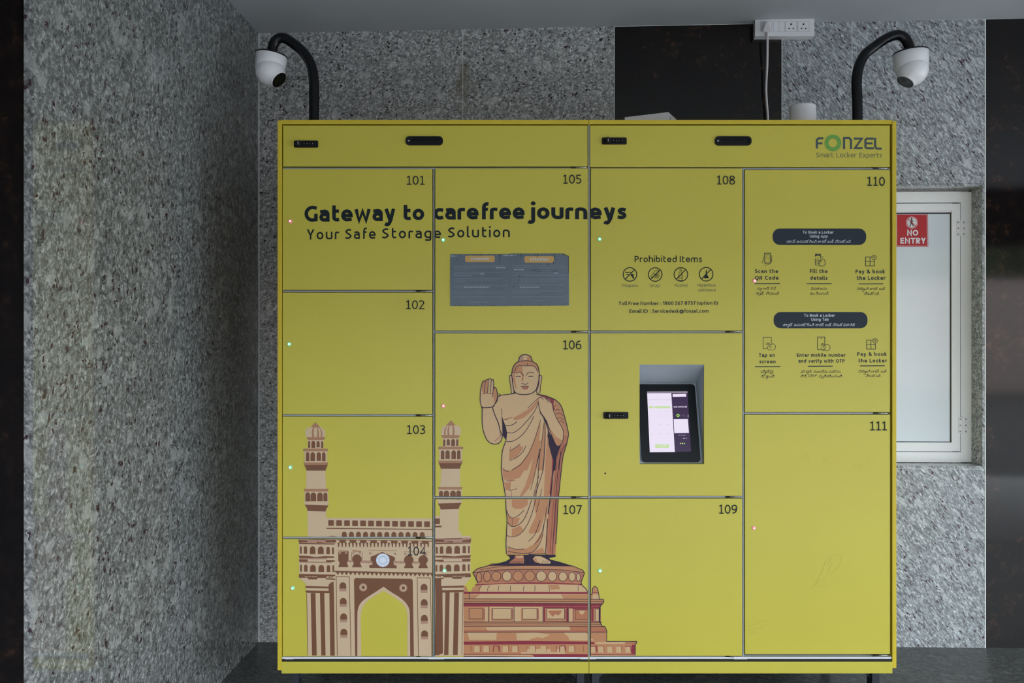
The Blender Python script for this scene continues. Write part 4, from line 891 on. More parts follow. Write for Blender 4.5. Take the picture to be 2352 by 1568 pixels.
for pts, w_, mm in ((((388, 390), (430, 425), (470, 425)), 1.2, lin), (((500, 415), (590, 360), (650, 290), (700, 220)), 1.1, lin), (((412, 520), (470, 545), (540, 536)), 1.2, mar), (((470, 655), (520, 650), (562, 634)), 1, lin), (((490, 660), (500, 735)), .8, mar), (((440, 900), (470, 965), (520, 988), (590, 950), (650, 890)), 1.2, lin), (((450, 1040), (500, 1090), (580, 1070), (660, 980), (740, 770)), 1.4, lin), (((510, 990), (508, 1085)), .8, mar), (((440, 1195), (500, 1215), (600, 1180), (690, 1060), (760, 870), (800, 640), (840, 160)), 1.2, lin), (((725, 655), (780, 440), (835, 160)), .9, lin), (((700, 1270), (780, 1180), (840, 1015)), 1.2, lin), (((450, 1330), (540, 1362), (655, 1360)), 1.2, lin), (((450, 1385), (600, 1412), (720, 1405), (800, 1350), (860, 1230), (890, 1040)), 1.2, lin),
                    (((770, 1305), (840, 1215), (890, 1040), (922, 850)), 1.0, lin), (((900, 0), (882, 350), (850, 500), (770, 730)), 1.3, lin), (((860, 640), (830, 780), (796, 915)), 1.0, lin), (((825, 480), (760, 720)), 1, lin), (((1090, 180), (1050, 450), (1025, 800), (985, 1440)), 1.2, lin), (((1125, 100), (1080, 300), (1060, 560), (1030, 900), (1010, 1200)), 1.0, mar), (((1040, 330), (1005, 760), (960, 1400)), .9, mar), (((930, 1000), (912, 1300), (905, 1420)), 1.6, lin)): ol(m4(*pts), w_, mm)
# feet and the lotus pedestal
fill(m5((640, 70), (680, 95), (685, 120), (630, 150), (420, 205), (800, 200), (1440, 205), (1300, 160), (1165, 125), (1160, 110), (1235, 95), (1235, 70)), lin, 2)
fill(m5((750, 75), (850, 75), (855, 130), (855, 175), (680, 175), (690, 150), (740, 115)), rus, 3); fill(m5((760, 90), (840, 85), (848, 105), (770, 110)), tan, 3.5); fill(m5((960, 120), (990, 88), (1060, 90), (1130, 125), (1172, 150), (1170, 178), (1060, 178), (990, 160)), tan, 3); fill(m5((965, 130), (1000, 100), (1010, 150), (1060, 176), (990, 160)), org, 3.5)
for a in (705, 740, 775, 810): ol(m5((a, 178), (a+8, 150), (a+24, 150), (a+28, 176)), .8)
for a in (1075, 1105, 1135): ol(m5((a, 176), (a+4, 152), (a+20, 140)), .8)
ped = [(130, 450), (165, 450), (182, 512), (215, 515), (250, 460), (275, 440), (270, 425), (300, 410), (270, 340), (240, 285), (300, 235), (415, 205), (470, 180), (640, 180), (1170, 182), (1300, 175), (1440, 205), (1560, 255), (1582, 290), (1540, 400), (1552, 435), (1600, 480), (1620, 520), (1650, 545), (1672, 545), (1674, 520), (1680, 470), (1708, 447), (1738, 470), (1752, 545), (1760, 602), (1810, 605), (1812, 640), (1770, 690), (1765, 880), (1795, 930), (1825, 930), (1850, 985), (1848, 1108), (2210, 1110), (2205, 1135), (2192, 1140), (2190, 1270), (2212, 1275), (2205, 1300), (1650, 1310), (130, 1296)]
fill(m5(*ped), org, 1)
for a, b in ((7, 24), (31, 38)): ol(m5(*ped[a:b]), 1.7, sm=False)
ol(m5(*ped[23:32]), 1.5, sm=False); ol(m5(*ped[37:43]), 1.4, sm=False)
fill(m5((420, 205), (480, 178), (600, 168), (640, 182), (1180, 184), (1230, 165), (1340, 185), (1440, 205)), rus, 1.5); ol(m5((330, 250), (600, 210), (900, 200), (1300, 205), (1440, 206)), 1.0); ol(m5((250, 285), (500, 255), (900, 245), (1300, 252), (1580, 285)), 1.3)
fill(m5((250, 290), (500, 258), (900, 248), (1300, 256), (1578, 288), (1560, 340), (1535, 400), (1200, 392), (850, 392), (500, 402), (305, 412), (272, 340)), rus, 1.5)
for cx, cy, rx, ry, m_ in ((315, 340, 32, 58, org), (412, 330, 42, 60, org), (522, 328, 55, 58, org), (650, 326, 54, 60, tan), (783, 326, 60, 62, org), (925, 325, 62, 62, org), (1062, 326, 60, 62, tan), (1195, 328, 52, 60, tan), (1322, 332, 50, 56, tan), (1432, 334, 40, 54, tan), (1508, 340, 22, 50, tan)):
    fill(m5(*A(cx, cy, rx, ry, 0, 345, 22)), m_, 2); ol(m5(*A(cx, cy, rx, ry, 0, 360, 22)), 1.2, lin, 3, False); ol(m5(*A(cx, cy, rx+10, ry+8, 200, 340, 12)), .8, mau, 2.5, False)
fill(m5((270, 425), (600, 410), (850, 400), (1200, 402), (1540, 418), (1550, 436), (1200, 420), (850, 420), (500, 432), (275, 442)), mar, 2); fill(m5((215, 515), (250, 460), (300, 438), (600, 420), (900, 420), (1500, 430), (1560, 442), (1600, 480), (1618, 518)), tan, 2)
for a, b in ((345, 320), (440, 420), (550, 548), (690, 692), (850, 850), (985, 985), (1145, 1160), (1500, 1505)): ol(m5((a+6, 440), (b, 475), (b, 508)), 1.0)
fill(m5((220, 515), (240, 462), (300, 440), (340, 440), (320, 512)), org, 2.5); fill(m5((1150, 430), (1270, 432), (1290, 480), (1180, 490)), org, 2.5)
def band(y0, y1, xr, m_, l): fill(m5((130, y0), (xr, y0+2), (xr, y1+2), (130, y1)), m_, l)
band(515, 540, 1640, mar, 2); band(540, 598, 1640, tan, 2); fill(m5((130, 540), (195, 540), (195, 598), (130, 598)), org, 2.5); ol(m5((198, 520), (198, 600)), 1.5); fill(m5((205, 548), (330, 548), (260, 598), (205, 598)), org, 2.5); fill(m5((1300, 545), (1640, 545), (1640, 598), (1330, 598)), org, 2.5)
fill(m5((1680, 545), (1750, 545), (1756, 602), (1676, 602)), tan, 2); ol(m5((1672, 522), (1750, 524)), 1.2, mar)
ol(m5((130, 598), (900, 600), (1800, 605)), 1.5, sm=False); ol(m5((130, 628), (1808, 632)), 1.1, sm=False); fill(m5((130, 655), (1800, 660), (1770, 692), (130, 690)), mar, 2); ol(m5((130, 652), (1800, 658)), 1.4, sm=False)
band(690, 875, 1765, org, 1.6)
for xa, xb, m_ in ((160, 430, org), (445, 735, tan), (740, 1085, tan), (1090, 1385, mar), (1392, 1640, mar), (1645, 1760, mar)): fill(m5((xa, 694), (xb, 696), (xb, 872), (xa, 870)), m_, 2); ol(m5((xb, 694), (xb, 874)), 1.4, sm=False)
for xa, xb, ya, yb_, m_ in ((195, 362, 715, 840, org), (478, 700, 715, 842, tan), (838, 1010, 715, 842, tan), (1130, 1340, 715, 840, tan), (1470, 1640, 730, 850, rus), (1710, 1755, 720, 870, tan)):
    fill(m5((xa-20, ya-5), (xb+22, ya-5), (xb+22, yb_+25), (xa-20, yb_+25)), org, 2.5); fill(m5((xa, ya), (xb, ya), (xb, yb_), (xa, yb_)), m_, 3); ol(m5((xa, ya), (xb, ya), (xb, yb_), (xa, yb_), (xa, ya)), 1.1, lin, 4, False); ol(m5((xb+14, ya+4), (xb+14, yb_)), 1.5, mar, 4, False)
fill(m5((385, 700), (430, 700), (430, 870), (385, 870)), tan, 3); fill(m5((745, 700), (800, 700), (812, 760), (800, 870), (745, 870)), tan, 3); fill(m5((1395, 715), (1440, 715), (1440, 870), (1395, 870)), tan, 3)
fill(m5((1140, 740), (1310, 738), (1290, 780), (1260, 800), (1230, 780), (1200, 815), (1160, 770)), rus, 3.5); fill(m5((1510, 740), (1590, 742), (1560, 790), (1530, 780)), tan, 3.5)
for y, w_, m_ in ((878, 1.5, lin), (902, 1.0, lin), (928, 1.2, lin), (985, 1.8, mar), (1000, 1.0, lin)): ol(m5((130, y), (900, y-2), (1790 if y < 950 else 1848, y+2)), w_, m_, 4, False)
fill(m5((395, 940), (1400, 930), (1410, 975), (420, 980)), tan, 2); fill(m5((1400, 932), (1820, 935), (1830, 978), (1410, 975)), rus, 2); fill(m5((130, 935), (380, 938), (400, 980), (130, 980)), org, 2)
fill(m5((175, 1005), (530, 1005), (520, 1090), (200, 1090)), tan, 2); fill(m5((760, 1010), (1000, 1003), (1170, 1030), (1080, 1070), (1010, 1060), (900, 1095), (770, 1095)), tan, 2); fill(m5((1330, 1005), (1600, 1003), (1640, 1060), (1700, 1098), (1400, 1098), (1390, 1060)), tan, 2)
fill(m5((130, 1112), (900, 1105), (1640, 1112), (1700, 1120), (1700, 1142), (130, 1150)), mar, 2); fill(m5((1720, 1118), (2205, 1112), (2200, 1135), (1720, 1142)), tan, 2); fill(m5((2070, 1118), (2205, 1114), (2200, 1136), (2065, 1140)), rus, 2.5); ol(m5((1848, 1110), (2212, 1108)), 1.1, sm=False); ol(m5((2192, 1142), (2190, 1270)), 1.5, sm=False)
for k, xa in enumerate((150, 260, 370, 490, 600, 715, 820, 925, 1055, 1175, 1285, 1395, 1500)):
    fill(m5((xa, 1165), (xa+62, 1165), (xa+66, 1238), (xa-4, 1238)), tan if k % 3 else org, 2); ol(m5((xa+68, 1160), (xa+70, 1235)), 1.3 if k % 2 else .8, mar, 3, False)
    if k in (3, 10): ol(m5((xa-4, 1235), (xa, 1165), (xa+58, 1163), (xa+68, 1235)), 1.9, mar, 3, False)
fill(m5((820, 1200), (1340, 1200), (1350, 1262), (820, 1260)), tan, 1.8)
for k, xa in enumerate((1660, 1748, 1855, 1960, 2072)):
    fill(m5((xa, 1170), (xa+60, 1170), (xa+62, 1245), (xa, 1245)), tan, 2); ol(m5((xa-5, 1168), (xa+64, 1168), (xa+66, 1230)), 2.0 if k in (0, 4) else .9, mar, 3, False)
fill(m5((1708, 1150), (1735, 1150), (1740, 1250), (1712, 1250)), rus, 2.2); fill(m5((2150, 1150), (2188, 1148), (2186, 1262), (2140, 1262)), mar, 2.2)
ol(m5((130, 1265), (900, 1264), (2190, 1272)), 1.6, mar, 3, False); fill(m5((960, 1270), (1640, 1272), (1720, 1300), (980, 1298)), mar, 2); fill(m5((1640, 1275), (2210, 1272), (2200, 1302), (1720, 1304)), tan, 2); fill(m5((140, 1270), (940, 1270), (940, 1285), (140, 1285)), tan, 2); ol(m5((130, 1288), (960, 1298)), 1.2, sm=False)
# ------------------------------------------------------------------ locker cabinets
ZT, ZB = lz(275.5), lz(1545)
def legs(root, xs, name='leg'):
    for x in xs:
        sg = 1 if x == xs[0] else -1
        for y in (.05, .44):
            z0 = floor_z(x)
            mb = MB()
            mb.box(x-.012, x+.012, y-.02, y+.02, z0+.008, ZB, m_legs, .002)
            mb.box(x-.018, x+.018, y-.03, y+.03, z0, z0+.008, m_legs, .002)
            mb.prism([(x+sg*.012, y-.003, ZB), (x+sg*.05, y-.003, ZB), (x+sg*.012, y-.003, ZB-.035)], (0, .006, 0), m_legs)
            mb.build(name, root)
def combo_lock(root, px0, px1, py0, py1, kx):
    mb = MB()
    loop = rrect(lx(px0), lx(px1), lz(py1), lz(py0), .003, 4)
    mb.prism([(a, -.0045, b) for a, b in loop], (0, .0045, 0), m_black)
    zc = lz((py0+py1)/2); x = lx(kx)
    R = Matrix.Translation((x, -.0045, zc)) @ Matrix.Rotation(math.radians(90), 4, 'X')
    mb.build('combination_lock', root)
    kb = MB(); kb.lathe([(0, .0135), (.0065, .0135), (.0085, .012), (.0092, .004), (.0105, .002), (.0105, 0)], m_black, R, 24)
    kb.box(x-.001, x+.001, -.0186, -.0178, zc-.005, zc+.005, m_white_d)
    kb.build('lock_knob', root)
    for k in range(4):
        xd = x+.0165+.0085*k
        d = MB(); d.tube([(xd-.0022, -.0042, zc), (xd+.0022, -.0042, zc)], .0058, m_black, 14)
        d.box(xd-.0006, xd+.0006, -.0103, -.0098, zc-.0016, zc+.0016, m_white_d)
        d.build('number_dial', root)
def recess_handle(root, px0, px1, py0, py1):
    x0, x1, z0, z1 = lx(px0), lx(px1), lz(py1), lz(py0)
    mb = MB(); n = 6
    outer = rrect(x0, x1, z0, z1, (z1-z0)*.42, n); ix0 = x0+.018
    inner = rrect(ix0, x1-.006, z0+.005, z1-.005, (z1-z0)*.30, n)
    rim = [(a, -.005, b) for a, b in outer]; back = [(a, 0, b) for a, b in outer]; inn = [(a, -.005, b) for a, b in inner]; deep = [(a, -.0008, b) for a, b in inner]
    i = mb.mi(m_black); V = [[mb.bm.verts.new(p) for p in L] for L in (back, rim, inn, deep)]
    for A_, B_ in zip(V, V[1:]):
        for k in range(len(A_)):
            k2 = (k+1) % len(A_); mb.bm.faces.new([A_[k], A_[k2], B_[k2], B_[k]]).material_index = i
    mb.bm.faces.new(V[-1]).material_index = i; mb.bm.faces.new(V[0]).material_index = i
    mb.box(ix0+.004, x1-.02, -.0075, -.004, z1-.0105, z1-.0065, m_black, .001)
    mb.build('recessed_handle', root)
    k = MB(); k.lathe([(0, .0012), (.0022, .0012), (.0028, 0)], m_steel, Matrix.Translation((x0+.009, -.005, (z0+z1)/2)) @ Matrix.Rotation(math.radians(90), 4, 'X'), 14); k.build('handle_screw', root)
LEDC = {'red': ((1, .05, .06), (1, .42, .38)), 'green': ((.03, .75, .22), (.70, 1, .82))}
def led(root, px, py, colour):
    c0, c1 = LEDC[colour]
    e0 = mat('led_'+colour, c0, .3, emit=c0, estr=1.1); e1 = mat('led_core_'+colour, c1, .3, emit=c1, estr=2.6)
    rg = mat('led_bezel', (.55, .56, .50), .3)
    R = Matrix.Translation((lx(px), 0, lz(py))) @ Matrix.Rotation(math.radians(90), 4, 'X')
    mb = MB(); mb.lathe([(.0066, 0), (.0066, .0012), (.0052, .0016), (.0046, .0008)], rg, R, 20)
    mb.lathe([(.0046, .0006), (.0043, .0022), (.0028, .0036, e1), (.0014, .0043, e1), (0, .0046, e1)], e0, R, 20)
    mb.build('status_light', root)['label'] = 'glowing %s status light' % colour
def door(root, key, led_=None, number=True, hole=None):
    x0, y0, x1, y1 = DOORS[key]
    X0, X1, Z0, Z1 = lx(x0), lx(x1), lz(y1), lz(y0)
    mb = MB()
    if hole:
        hx0, hy0, hx1, hy1 = hole; a, b, c, d = lx(hx0), lx(hx1), lz(hy1), lz(hy0)
        mb.box(X0, a, 0, .018, Z0, Z1, m_yellow); mb.box(b, X1, 0, .018, Z0, Z1, m_yellow); mb.box(a, b, 0, .018, Z0, c, m_yellow); mb.box(a, b, 0, .018, d, Z1, m_yellow)
        # lining of the tablet opening: sloping top, deep right cheek, back panel
        ft = [at(hx0, hy0, D), at(hx1, hy0, D), at(hx1, hy1, D), at(hx0, hy1, D)]
        bt = [at(1462, 880, 2.592), at(1598.5, 880, 2.592), at(1614, 1063.5, 2.522), at(1472, 1063.5, 2.522)]
        tr = MB()
        for k in range(4): tr.quad([ft[k], ft[(k+1) % 4], bt[(k+1) % 4], bt[k]], m_recess)
        tr.quad(bt, m_recess)
    else:
        mb.box(X0, X1, 0, .018, Z0, Z1, m_yellow, .0011)
    name = 'panel_door' if key.startswith('t') else 'locker_door'
    d_ = mb.build(name, root)
    if hole: tr.build('tablet_recess', d_, fix=False, label='pale grey lined recess for the tablet')
    for nm, tg in [k_ for k_ in FR.acc if k_[0] == key]: FR.build(key, tg, d_, obname=tg.split('#')[0])
    if led_: led(d_, *led_)
    if hole:
        k = MB(); k.lathe([(0, .0004), (.0024, .0004), (.0027, 0)], m_blackgap, Matrix.Translation((lx(1390), 0, lz(1086.5))) @ Matrix.Rotation(math.radians(90), 4, 'X'), 12); k.build('screw_hole', d_)
    # bright hinge pin in the seam under the door, at its right end
    hp = MB(); zc = Z0-.0035
    hp.tube([(X1-.036, .001, zc), (X1-.002, .001, zc)], .0016, m_steel, 8); hp.box(X1-.050, X1-.036, .0, .006, zc-.002, zc+.002, m_blackgap)
    hp.build('hinge_pin', d_)
    return d_
def carcass(root, px0, px1, cols, seams, outer_left):
    """px0..px1 outer edges; cols seam columns; seams [(xa, xb, y)] horizontal dividers"""
    X0, X1 = lx(px0), lx(px1); t = .0125
    mb = MB()
    ol_, ir = (X0, X1) if outer_left else (X1, X0)
    if outer_left: mb.box(X0, X0+t, -.003, .5, lz(1538), lz(277), m_frame, .001); mb.box(X1-.002, X1, .004, .5, ZB, ZT, m_yellow)
    else: mb.box(X1-t, X1, -.003, .5, lz(1533), lz(278), m_frame, .001); mb.box(X0, X0+.002, .004, .5, ZB, ZT, m_yellow)
    a, b = (X0+t, X1-.0006) if outer_left else (X0+.0006, X1-t)
    mb.box(a, b, -.001, .5, lz(285), ZT, m_frame, .0008)
    mb.box(a, b, -.004, .5, ZB, lz(1518.5), m_yellow, .0008)
    mb.box(a, b, .48, .5, ZB, ZT, m_yellow)
    mb.build('cabinet_body', root)
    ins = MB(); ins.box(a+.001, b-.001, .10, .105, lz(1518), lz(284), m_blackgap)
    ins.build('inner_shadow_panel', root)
    dv = MB()
    for x0, x1, y0, y1 in cols: dv.box(lx(x0), lx(x1), .0035, .09, lz(y1), lz(y0), m_grey, .0012)
    for x0, x1, y in seams: dv.box(lx(x0), lx(x1), .0035, .09, lz(y+1.9), lz(y-1.9), m_grey, .0012)
    dv.build('divider_frame', root)
    rl = MB(); xa = a+.002
    rl.box(a+.001, b-.001, -.0005, .09, lz(1512.5), lz(1508.3), m_white_rail, .0006)
    for q0, q1 in (((655, 674), (985, 1020), (1333, 1350)) if outer_left else ((1354, 1369), (1686, 1716))): rl.box(lx(q0), lx(q1), -.001, .02, lz(1516), lz(1508.5), m_white_rail)
    rl.build('sill_rail', root)
    gp = MB(); gp.box(a+.001, b-.001, -.0015, .08, lz(1518.3), lz(1513.2), m_blackgap); gp.build('sill_gap_shade', root)  # black strip standing in for the shade under the rail

left = thing('locker_cabinet', 'yellow locker cabinet numbered 101 to 107 with the headline and monument pictures', 'locker')
carcass(left, 638, 1352.4, [(994.5, 998, 386, 1509), (1350.8, 1352.2, 286, 1509)], [(649, 1350, 386.3), (649, 994, 668.5), (649, 994, 953.7), (649, 994, 1235), (998, 1350, 762), (998, 1350, 1142.8)], True)
d0 = door(left, 'top_left'); combo_lock(d0, 676, 731, 323.5, 339, 688); recess_handle(d0, 932, 1017.5, 313.5, 334)
for k, l in (('101', (667, 508, 'red')), ('102', (664.5, 790, 'green')), ('103', (667, 1073, 'green')), ('104', (672.5, 1350, 'green')), ('105', (1018, 551, 'green')), ('106', (1018.5, 932, 'red')), ('107', (1021, 1310, 'green'))): door(left, k, l)
legs(left, (lx(671), lx(1335)))
right = thing('locker_cabinet', 'yellow locker cabinet numbered 108 to 111 with booking instructions and a tablet recess', 'locker', group='yellow lockers')
left['group'] = 'yellow lockers'
carcass(right, 1352.6, 2058, [(1352.8, 1355.4, 286, 1509), (1706, 1709.5, 387, 1508)], [(1356, 2045, 387), (1356, 1706, 762), (1356, 1706, 1141.5), (1710, 2045, 949)], False)
d1 = door(right, 'top_right'); combo_lock(d1, 1382.5, 1439, 316.5, 332, 1395.5); recess_handle(d1, 1641.5, 1725.5, 313.5, 334.5)
door(right, '108', (1377, 549, 'green')); dt = door(right, 'tab', hole=(1469, 837, 1617.3, 1065.5)); combo_lock(dt, 1386, 1443, 945.7, 961.2, 1398.5)
door(right, '109', (1378, 1310, 'green')); door(right, '110', (1733, 645, 'red')); door(right, '111', (1731.5, 1212, 'red'))
legs(right, (lx(1370), lx(2022)))

# ------------------------------------------------------------------ paper notices stuck on door 105
m_post = mottle(mat('slate_paper', (.092, .130, .172), .38, spec=.5), (.092, .130, .172), .10, 9)
m_pill = mat('notice_orange', (.55, .33, .10), .5); m_ptxt = mat('notice_pale_print', (.17, .225, .275), .5); m_pwh = mat('notice_white_print', (.52, .60, .64), .5); m_scr = mat('scratched_dark', (.02, .025, .03), .6)
random.seed(4)
def notice(outline, label, bx0, pill_y, rows, extra):
    P0 = [at(x, y, D-.0004) for x, y in outline]
    mb = MB(); mb.prism([p + Vector((0, -.0010, 0)) for p in P0], (0, .0012, 0), m_post)
    o = tag(mb.build('notice'), label, 'notice', 'attention notices')
    xs = [p[0] for p in outline]; ys = [p[1] for p in outline]
    S_ = Surface(lambda x, y: at(x, y, D-.0014), Vector((0, -1, 0)), {'n': (min(xs), min(ys)+.3, max(xs)-.3, max(ys)-.3)})
    S_.poly('print', pill(bx0, bx0+68, pill_y, pill_y+14.8, 4), m_pill, 0)
    S_.text('print', 'Attention', bx0+12.8, bx0+55, pill_y+10.3, 7.2, .2, m_pwh, 2, track=.14)
    for (y, xa, xb, bold) in rows:
        x = xa
        while x < xb:
            w = random.uniform(2, 6.5)
            if x+w > xb: w = max(1, xb-x)
            S_.poly('print', [(x, y-.8), (x+w, y-.9), (x+w, y+.6), (x, y+.6)], m_pwh if bold else m_ptxt, 1)
            x += w+random.uniform(.8, 1.5)
    for s_, x0, x1, y, c, w in extra: S_.text('print', s_, x0, x1, y, c, w, m_pwh, 2, track=.14)
    for side in (min(ys), max(ys)):
        sg = 1 if side == min(ys) else -1
        x = min(xs)+10
        while x < max(xs)-8:
            l = random.uniform(.8, 3.2); S_.poly('scratch', [(x, side), (x+random.uniform(.8, 5), side), (x+1, side+sg*l)], m_scr, 1); x += random.uniform(3, 10)
    return o, S_
g4 = lambda x, y: (980+x/4.48, 430+y/4.48)
r1 = [(610.6, 1042, 1158, 0), (614.6, 1042, 1139, 0), (618.3, 1042, 1075, 0), (625.3, 1042, 1155, 0), (629, 1042, 1103, 0), (633, 1042, 1084, 0), (640, 1042, 1156, 0), (643.3, 1042, 1141, 0), (647.3, 1042, 1069, 0), (655.5, 1042, 1166, 0), (659.5, 1042, 1062, 0), (659.3, 1065, 1124, 1), (669.7, 1042, 1164, 0), (673.4, 1042, 1151, 0), (681.4, 1042, 1159, 0), (693.5, 1080, 1122, 0)]
n1, N1 = notice([(1034.2, 583.6), (1169.6, 583.6), (1169.6, 702.6), (1034.2, 702.6)], 'slate grey notice with an orange heading, left of the pair on door 105', 1068.3, 587, r1, [('1800 267 8737', 1139.5, 1161, 616, 3.0, .18), ('DUR', 1035.2, 1042, 589.2, 3.0, .2), ('LT', 1045.5, 1049.3, 589.2, 3.0, .2), ('FONZEL', 1156, 1168.5, 588, 3.0, .18), ('45 60', 1103.5, 1112, 630.2, 3.0, .18)])
for p in (((753, 690), (752, 770)), ((305, 735), (308, 752)), ((580, 1190), (575, 1220)), ((274, 830), (272, 845))): N1.line('scratch', [g4(*a) for a in p], .9, m_scr, 1)
r2 = [(609.5, 1177, 1294, 0), (614.5, 1177, 1299, 0), (627, 1177, 1268, 0), (632, 1177, 1299, 0), (640.8, 1177, 1298, 0), (645.6, 1177, 1283, 0), (654.2, 1177, 1296, 0), (668, 1177, 1300, 0), (672.5, 1177, 1240, 0), (681.3, 1177, 1297, 0), (690.5, 1226, 1253, 0)]
n2, N2 = notice([(1169.8, 582.3), (1291, 582), (1306.6, 588.5), (1307, 701.5), (1169.8, 702.2)], 'scratched slate grey notice with a torn top corner, right of the pair on door 105', 1204.5, 588.2, r2, [('1800 267 8737', 1181, 1204, 620.6, 3.0, .18), ('Do not use an open locker', 1195, 1239, 660.6, 3.2, .16), ('45 60', 1272, 1281.5, 628.6, 3.0, .18), ('DUR', 1171, 1177.5, 588, 3.0, .2), ('LT', 1181.5, 1185, 588, 3.0, .2)])
for p in (((1312, 690), (1320, 750)), ((1305, 760), (1303, 790)), ((1245, 785), (1250, 815)), ((885, 1028), (912, 990)), ((945, 940), (946, 972)), ((950, 900), (955, 920), (962, 905)), ((1085, 845), (1105, 860), (1130, 845)), ((1140, 862), (1172, 864)), ((1290, 860), (1352, 862)), ((1145, 690), (1135, 720)), ((972, 690), (966, 712)), ((925, 735), (928, 750)), ((1450, 876), (1462, 878)), ((1430, 1068), (1434, 1080)), ((1045, 1195), (1042, 1215)), ((935, 990), (930, 1003)), ((992, 912), (995, 925)), ((1395, 684), (1460, 708)), ((1460, 710), (1462, 880))): N2.line('scratch', [g4(*a) for a in p], 1.2, m_scr, 2)
for S_, o in ((N1, n1), (N2, n2)):
    S_.build('n', 'print', o); S_.build('n', 'scratch', o)['kind'] = 'stuff'

# ------------------------------------------------------------------ tablet leaning in the recess
TB, TT = at(1542, 1060.5, 2.510), at(1530, 882, 2.582)
tn = Vector((1, 0, 0)).cross(TT-TB).normalized()
if tn.y > 0: tn = -tn
def on_tab(x, y):
    o = Vector((0, -D, ZC)); r = at(x, y, 1.0)-o
    return o + r*((TB-o).dot(tn)/r.dot(tn))
m_bez = mat('tablet_black_glass', (.006, .008, .010), .35, spec=.2)
tabl = thing('tablet', 'black tablet with a lit rental screen leaning in the recess of the right cabinet', 'tablet', (0, 0, 0))
ux = Vector((1, 0, 0)); uy = (TT-TB).normalized()
c0 = on_tab(1475, 1060.5); W_ = (on_tab(1609.5, 1060.5)-c0).length; H_ = (TT-TB).length
mb = MB(); mb.prism([c0+ux*a+uy*b for a, b in rrect(0, W_, 0, H_, .010, 5)], tn*-.009, m_bez); mb.build('tablet_body', tabl)
bt = MB(); p = on_tab(1592, 968); bt.prism([p+ux*a+uy*b for a, b in rrect(-.004, .004, -.006, .006, .002, 3)], tn*.0005, m_black); bt.build('home_button', tabl)
sq = [(1486.3, 898.6), (1579, 898.4), (1587, 1036.6), (1492.5, 1038.2)]
def em(name, c, s): return mat(name, (.01, .01, .01), .25, emit=c, estr=s)
e_wh = em('screen_white', (.86, .78, .95), .95); e_pu = em('screen_purple', (.035, .014, .060), 1.0); e_bar = em('screen_bar', (.25, .21, .27), 1.0); e_gr = em('screen_green', (.50, .72, .26), 1.0); e_ltx = em('screen_pale_text', (.52, .55, .58), 1.0); e_gl = em('screen_lime', (.40, .85, .12), 1.0); e_gy = em('screen_grey', (.10, .10, .13), 1.0); e_yl = em('screen_yellow', (.80, .75, .15), 1.0)
SCR = Surface(on_tab, tn, {'s': (1470, 890, 1600, 1045)})
t8 = lambda x, y: (1370+x/4.9, 800+y/4.9)
def sp(m, l, *pts): SCR.poly('screen', [t8(*p) for p in pts], m, l)
sp(e_bar, 0, (568, 484), (1024, 480), (1026, 503), (570, 505)); sp(e_wh, 0, (570, 505), (842, 503), (882, 1166), (600, 1168)); sp(e_pu, 0, (842, 503), (1026, 503), (1064, 1160), (882, 1166))
sp(e_wh, 1, (856, 514), (1008, 511), (1010, 542), (858, 545)); sp(e_wh, 1, (868, 795), (1028, 793), (1040, 950), (876, 953))
def stx(s_, xa, xb, yb, cap, w, m): SCR.text('screen', s_, t8(xa, 0)[0], t8(xb, 0)[0], t8(0, yb)[1], cap/4.9, w, m, 2, track=.15)
stx('LOCKER', 584, 668, 582, 13, .14, e_ltx); stx('RENT', 678, 728, 582, 13, .14, e_ltx); stx('CHARGES', 738, 838, 582, 13, .14, e_ltx)
for xa, xb in ((588, 642), (656, 832)): SCR.poly('screen', pill(t8(xa, 0)[0], t8(xb, 0)[0], t8(0, 649)[1], t8(0, 672)[1], 2.2), e_gr, 1)
stx('SIZE', 598, 632, 666, 9, .16, e_wh); stx('DURATION & PRICES', 668, 820, 665, 9, .16, e_wh)
for s_, xa, xb, y in (('6 Hrs', 690, 724, 714), ('24 Hrs', 770, 814, 714), ('\u20b960', 692, 722, 766), ('\u20b9120', 778, 814, 766), ('\u20b990', 696, 726, 864), ('\u20b9170', 782, 818, 863), ('\u20b9150', 702, 736, 964), ('\u20b9300', 788, 826, 963)): stx(s_, xa, xb, y, 9, .14, e_ltx)
for s_, xa, xb, y in (('M', 608, 628, 766), ('L', 620, 628, 865), ('XL', 616, 642, 967)): stx(s_, xa, xb, y, 13, .14, e_gr)
SCR.poly('screen', pill(t8(660, 0)[0], t8(816, 0)[0], t8(0, 1076)[1], t8(0, 1117)[1], 2.5), e_gr, 1); stx('START', 678, 802, 1108, 26, .2, e_wh)
stx('CHZ', 868, 908, 665, 17, .2, e_wh); stx('LUGGAGE', 916, 1018, 664, 17, .2, e_wh)
stx('F', 888, 898, 765, 22, .12, e_gy); SCR.line('screen', A(*t8(918, 754), 2.6, 2.6, 0, 360, 18), 1.7, e_gl, 2); stx('NZEL', 938, 1006, 765, 22, .12, e_gy); SCR.poly('screen', A(*t8(1034, 760), 2.2, 2.8, 70, 290, 10), e_bar, 2)
stx('Scan To Access', 920, 1004, 981, 9, .14, e_ltx); stx('DUR', 972, 996, 1016, 9, .2, e_wh); stx('LT', 1006, 1020, 1015, 9, .2, e_wh); stx('Powered By', 900, 962, 1016, 7, .12, e_gy)
for xa, m in ((946, e_yl), (967, e_gr), (988, e_gl)): SCR.poly('screen', A(*t8(xa, 1069), 1.4, 1.4, 0, 330, 10), m, 2)
SCR.build('s', 'screen', tabl, 'lit screen with rental charges and a dark side panel')

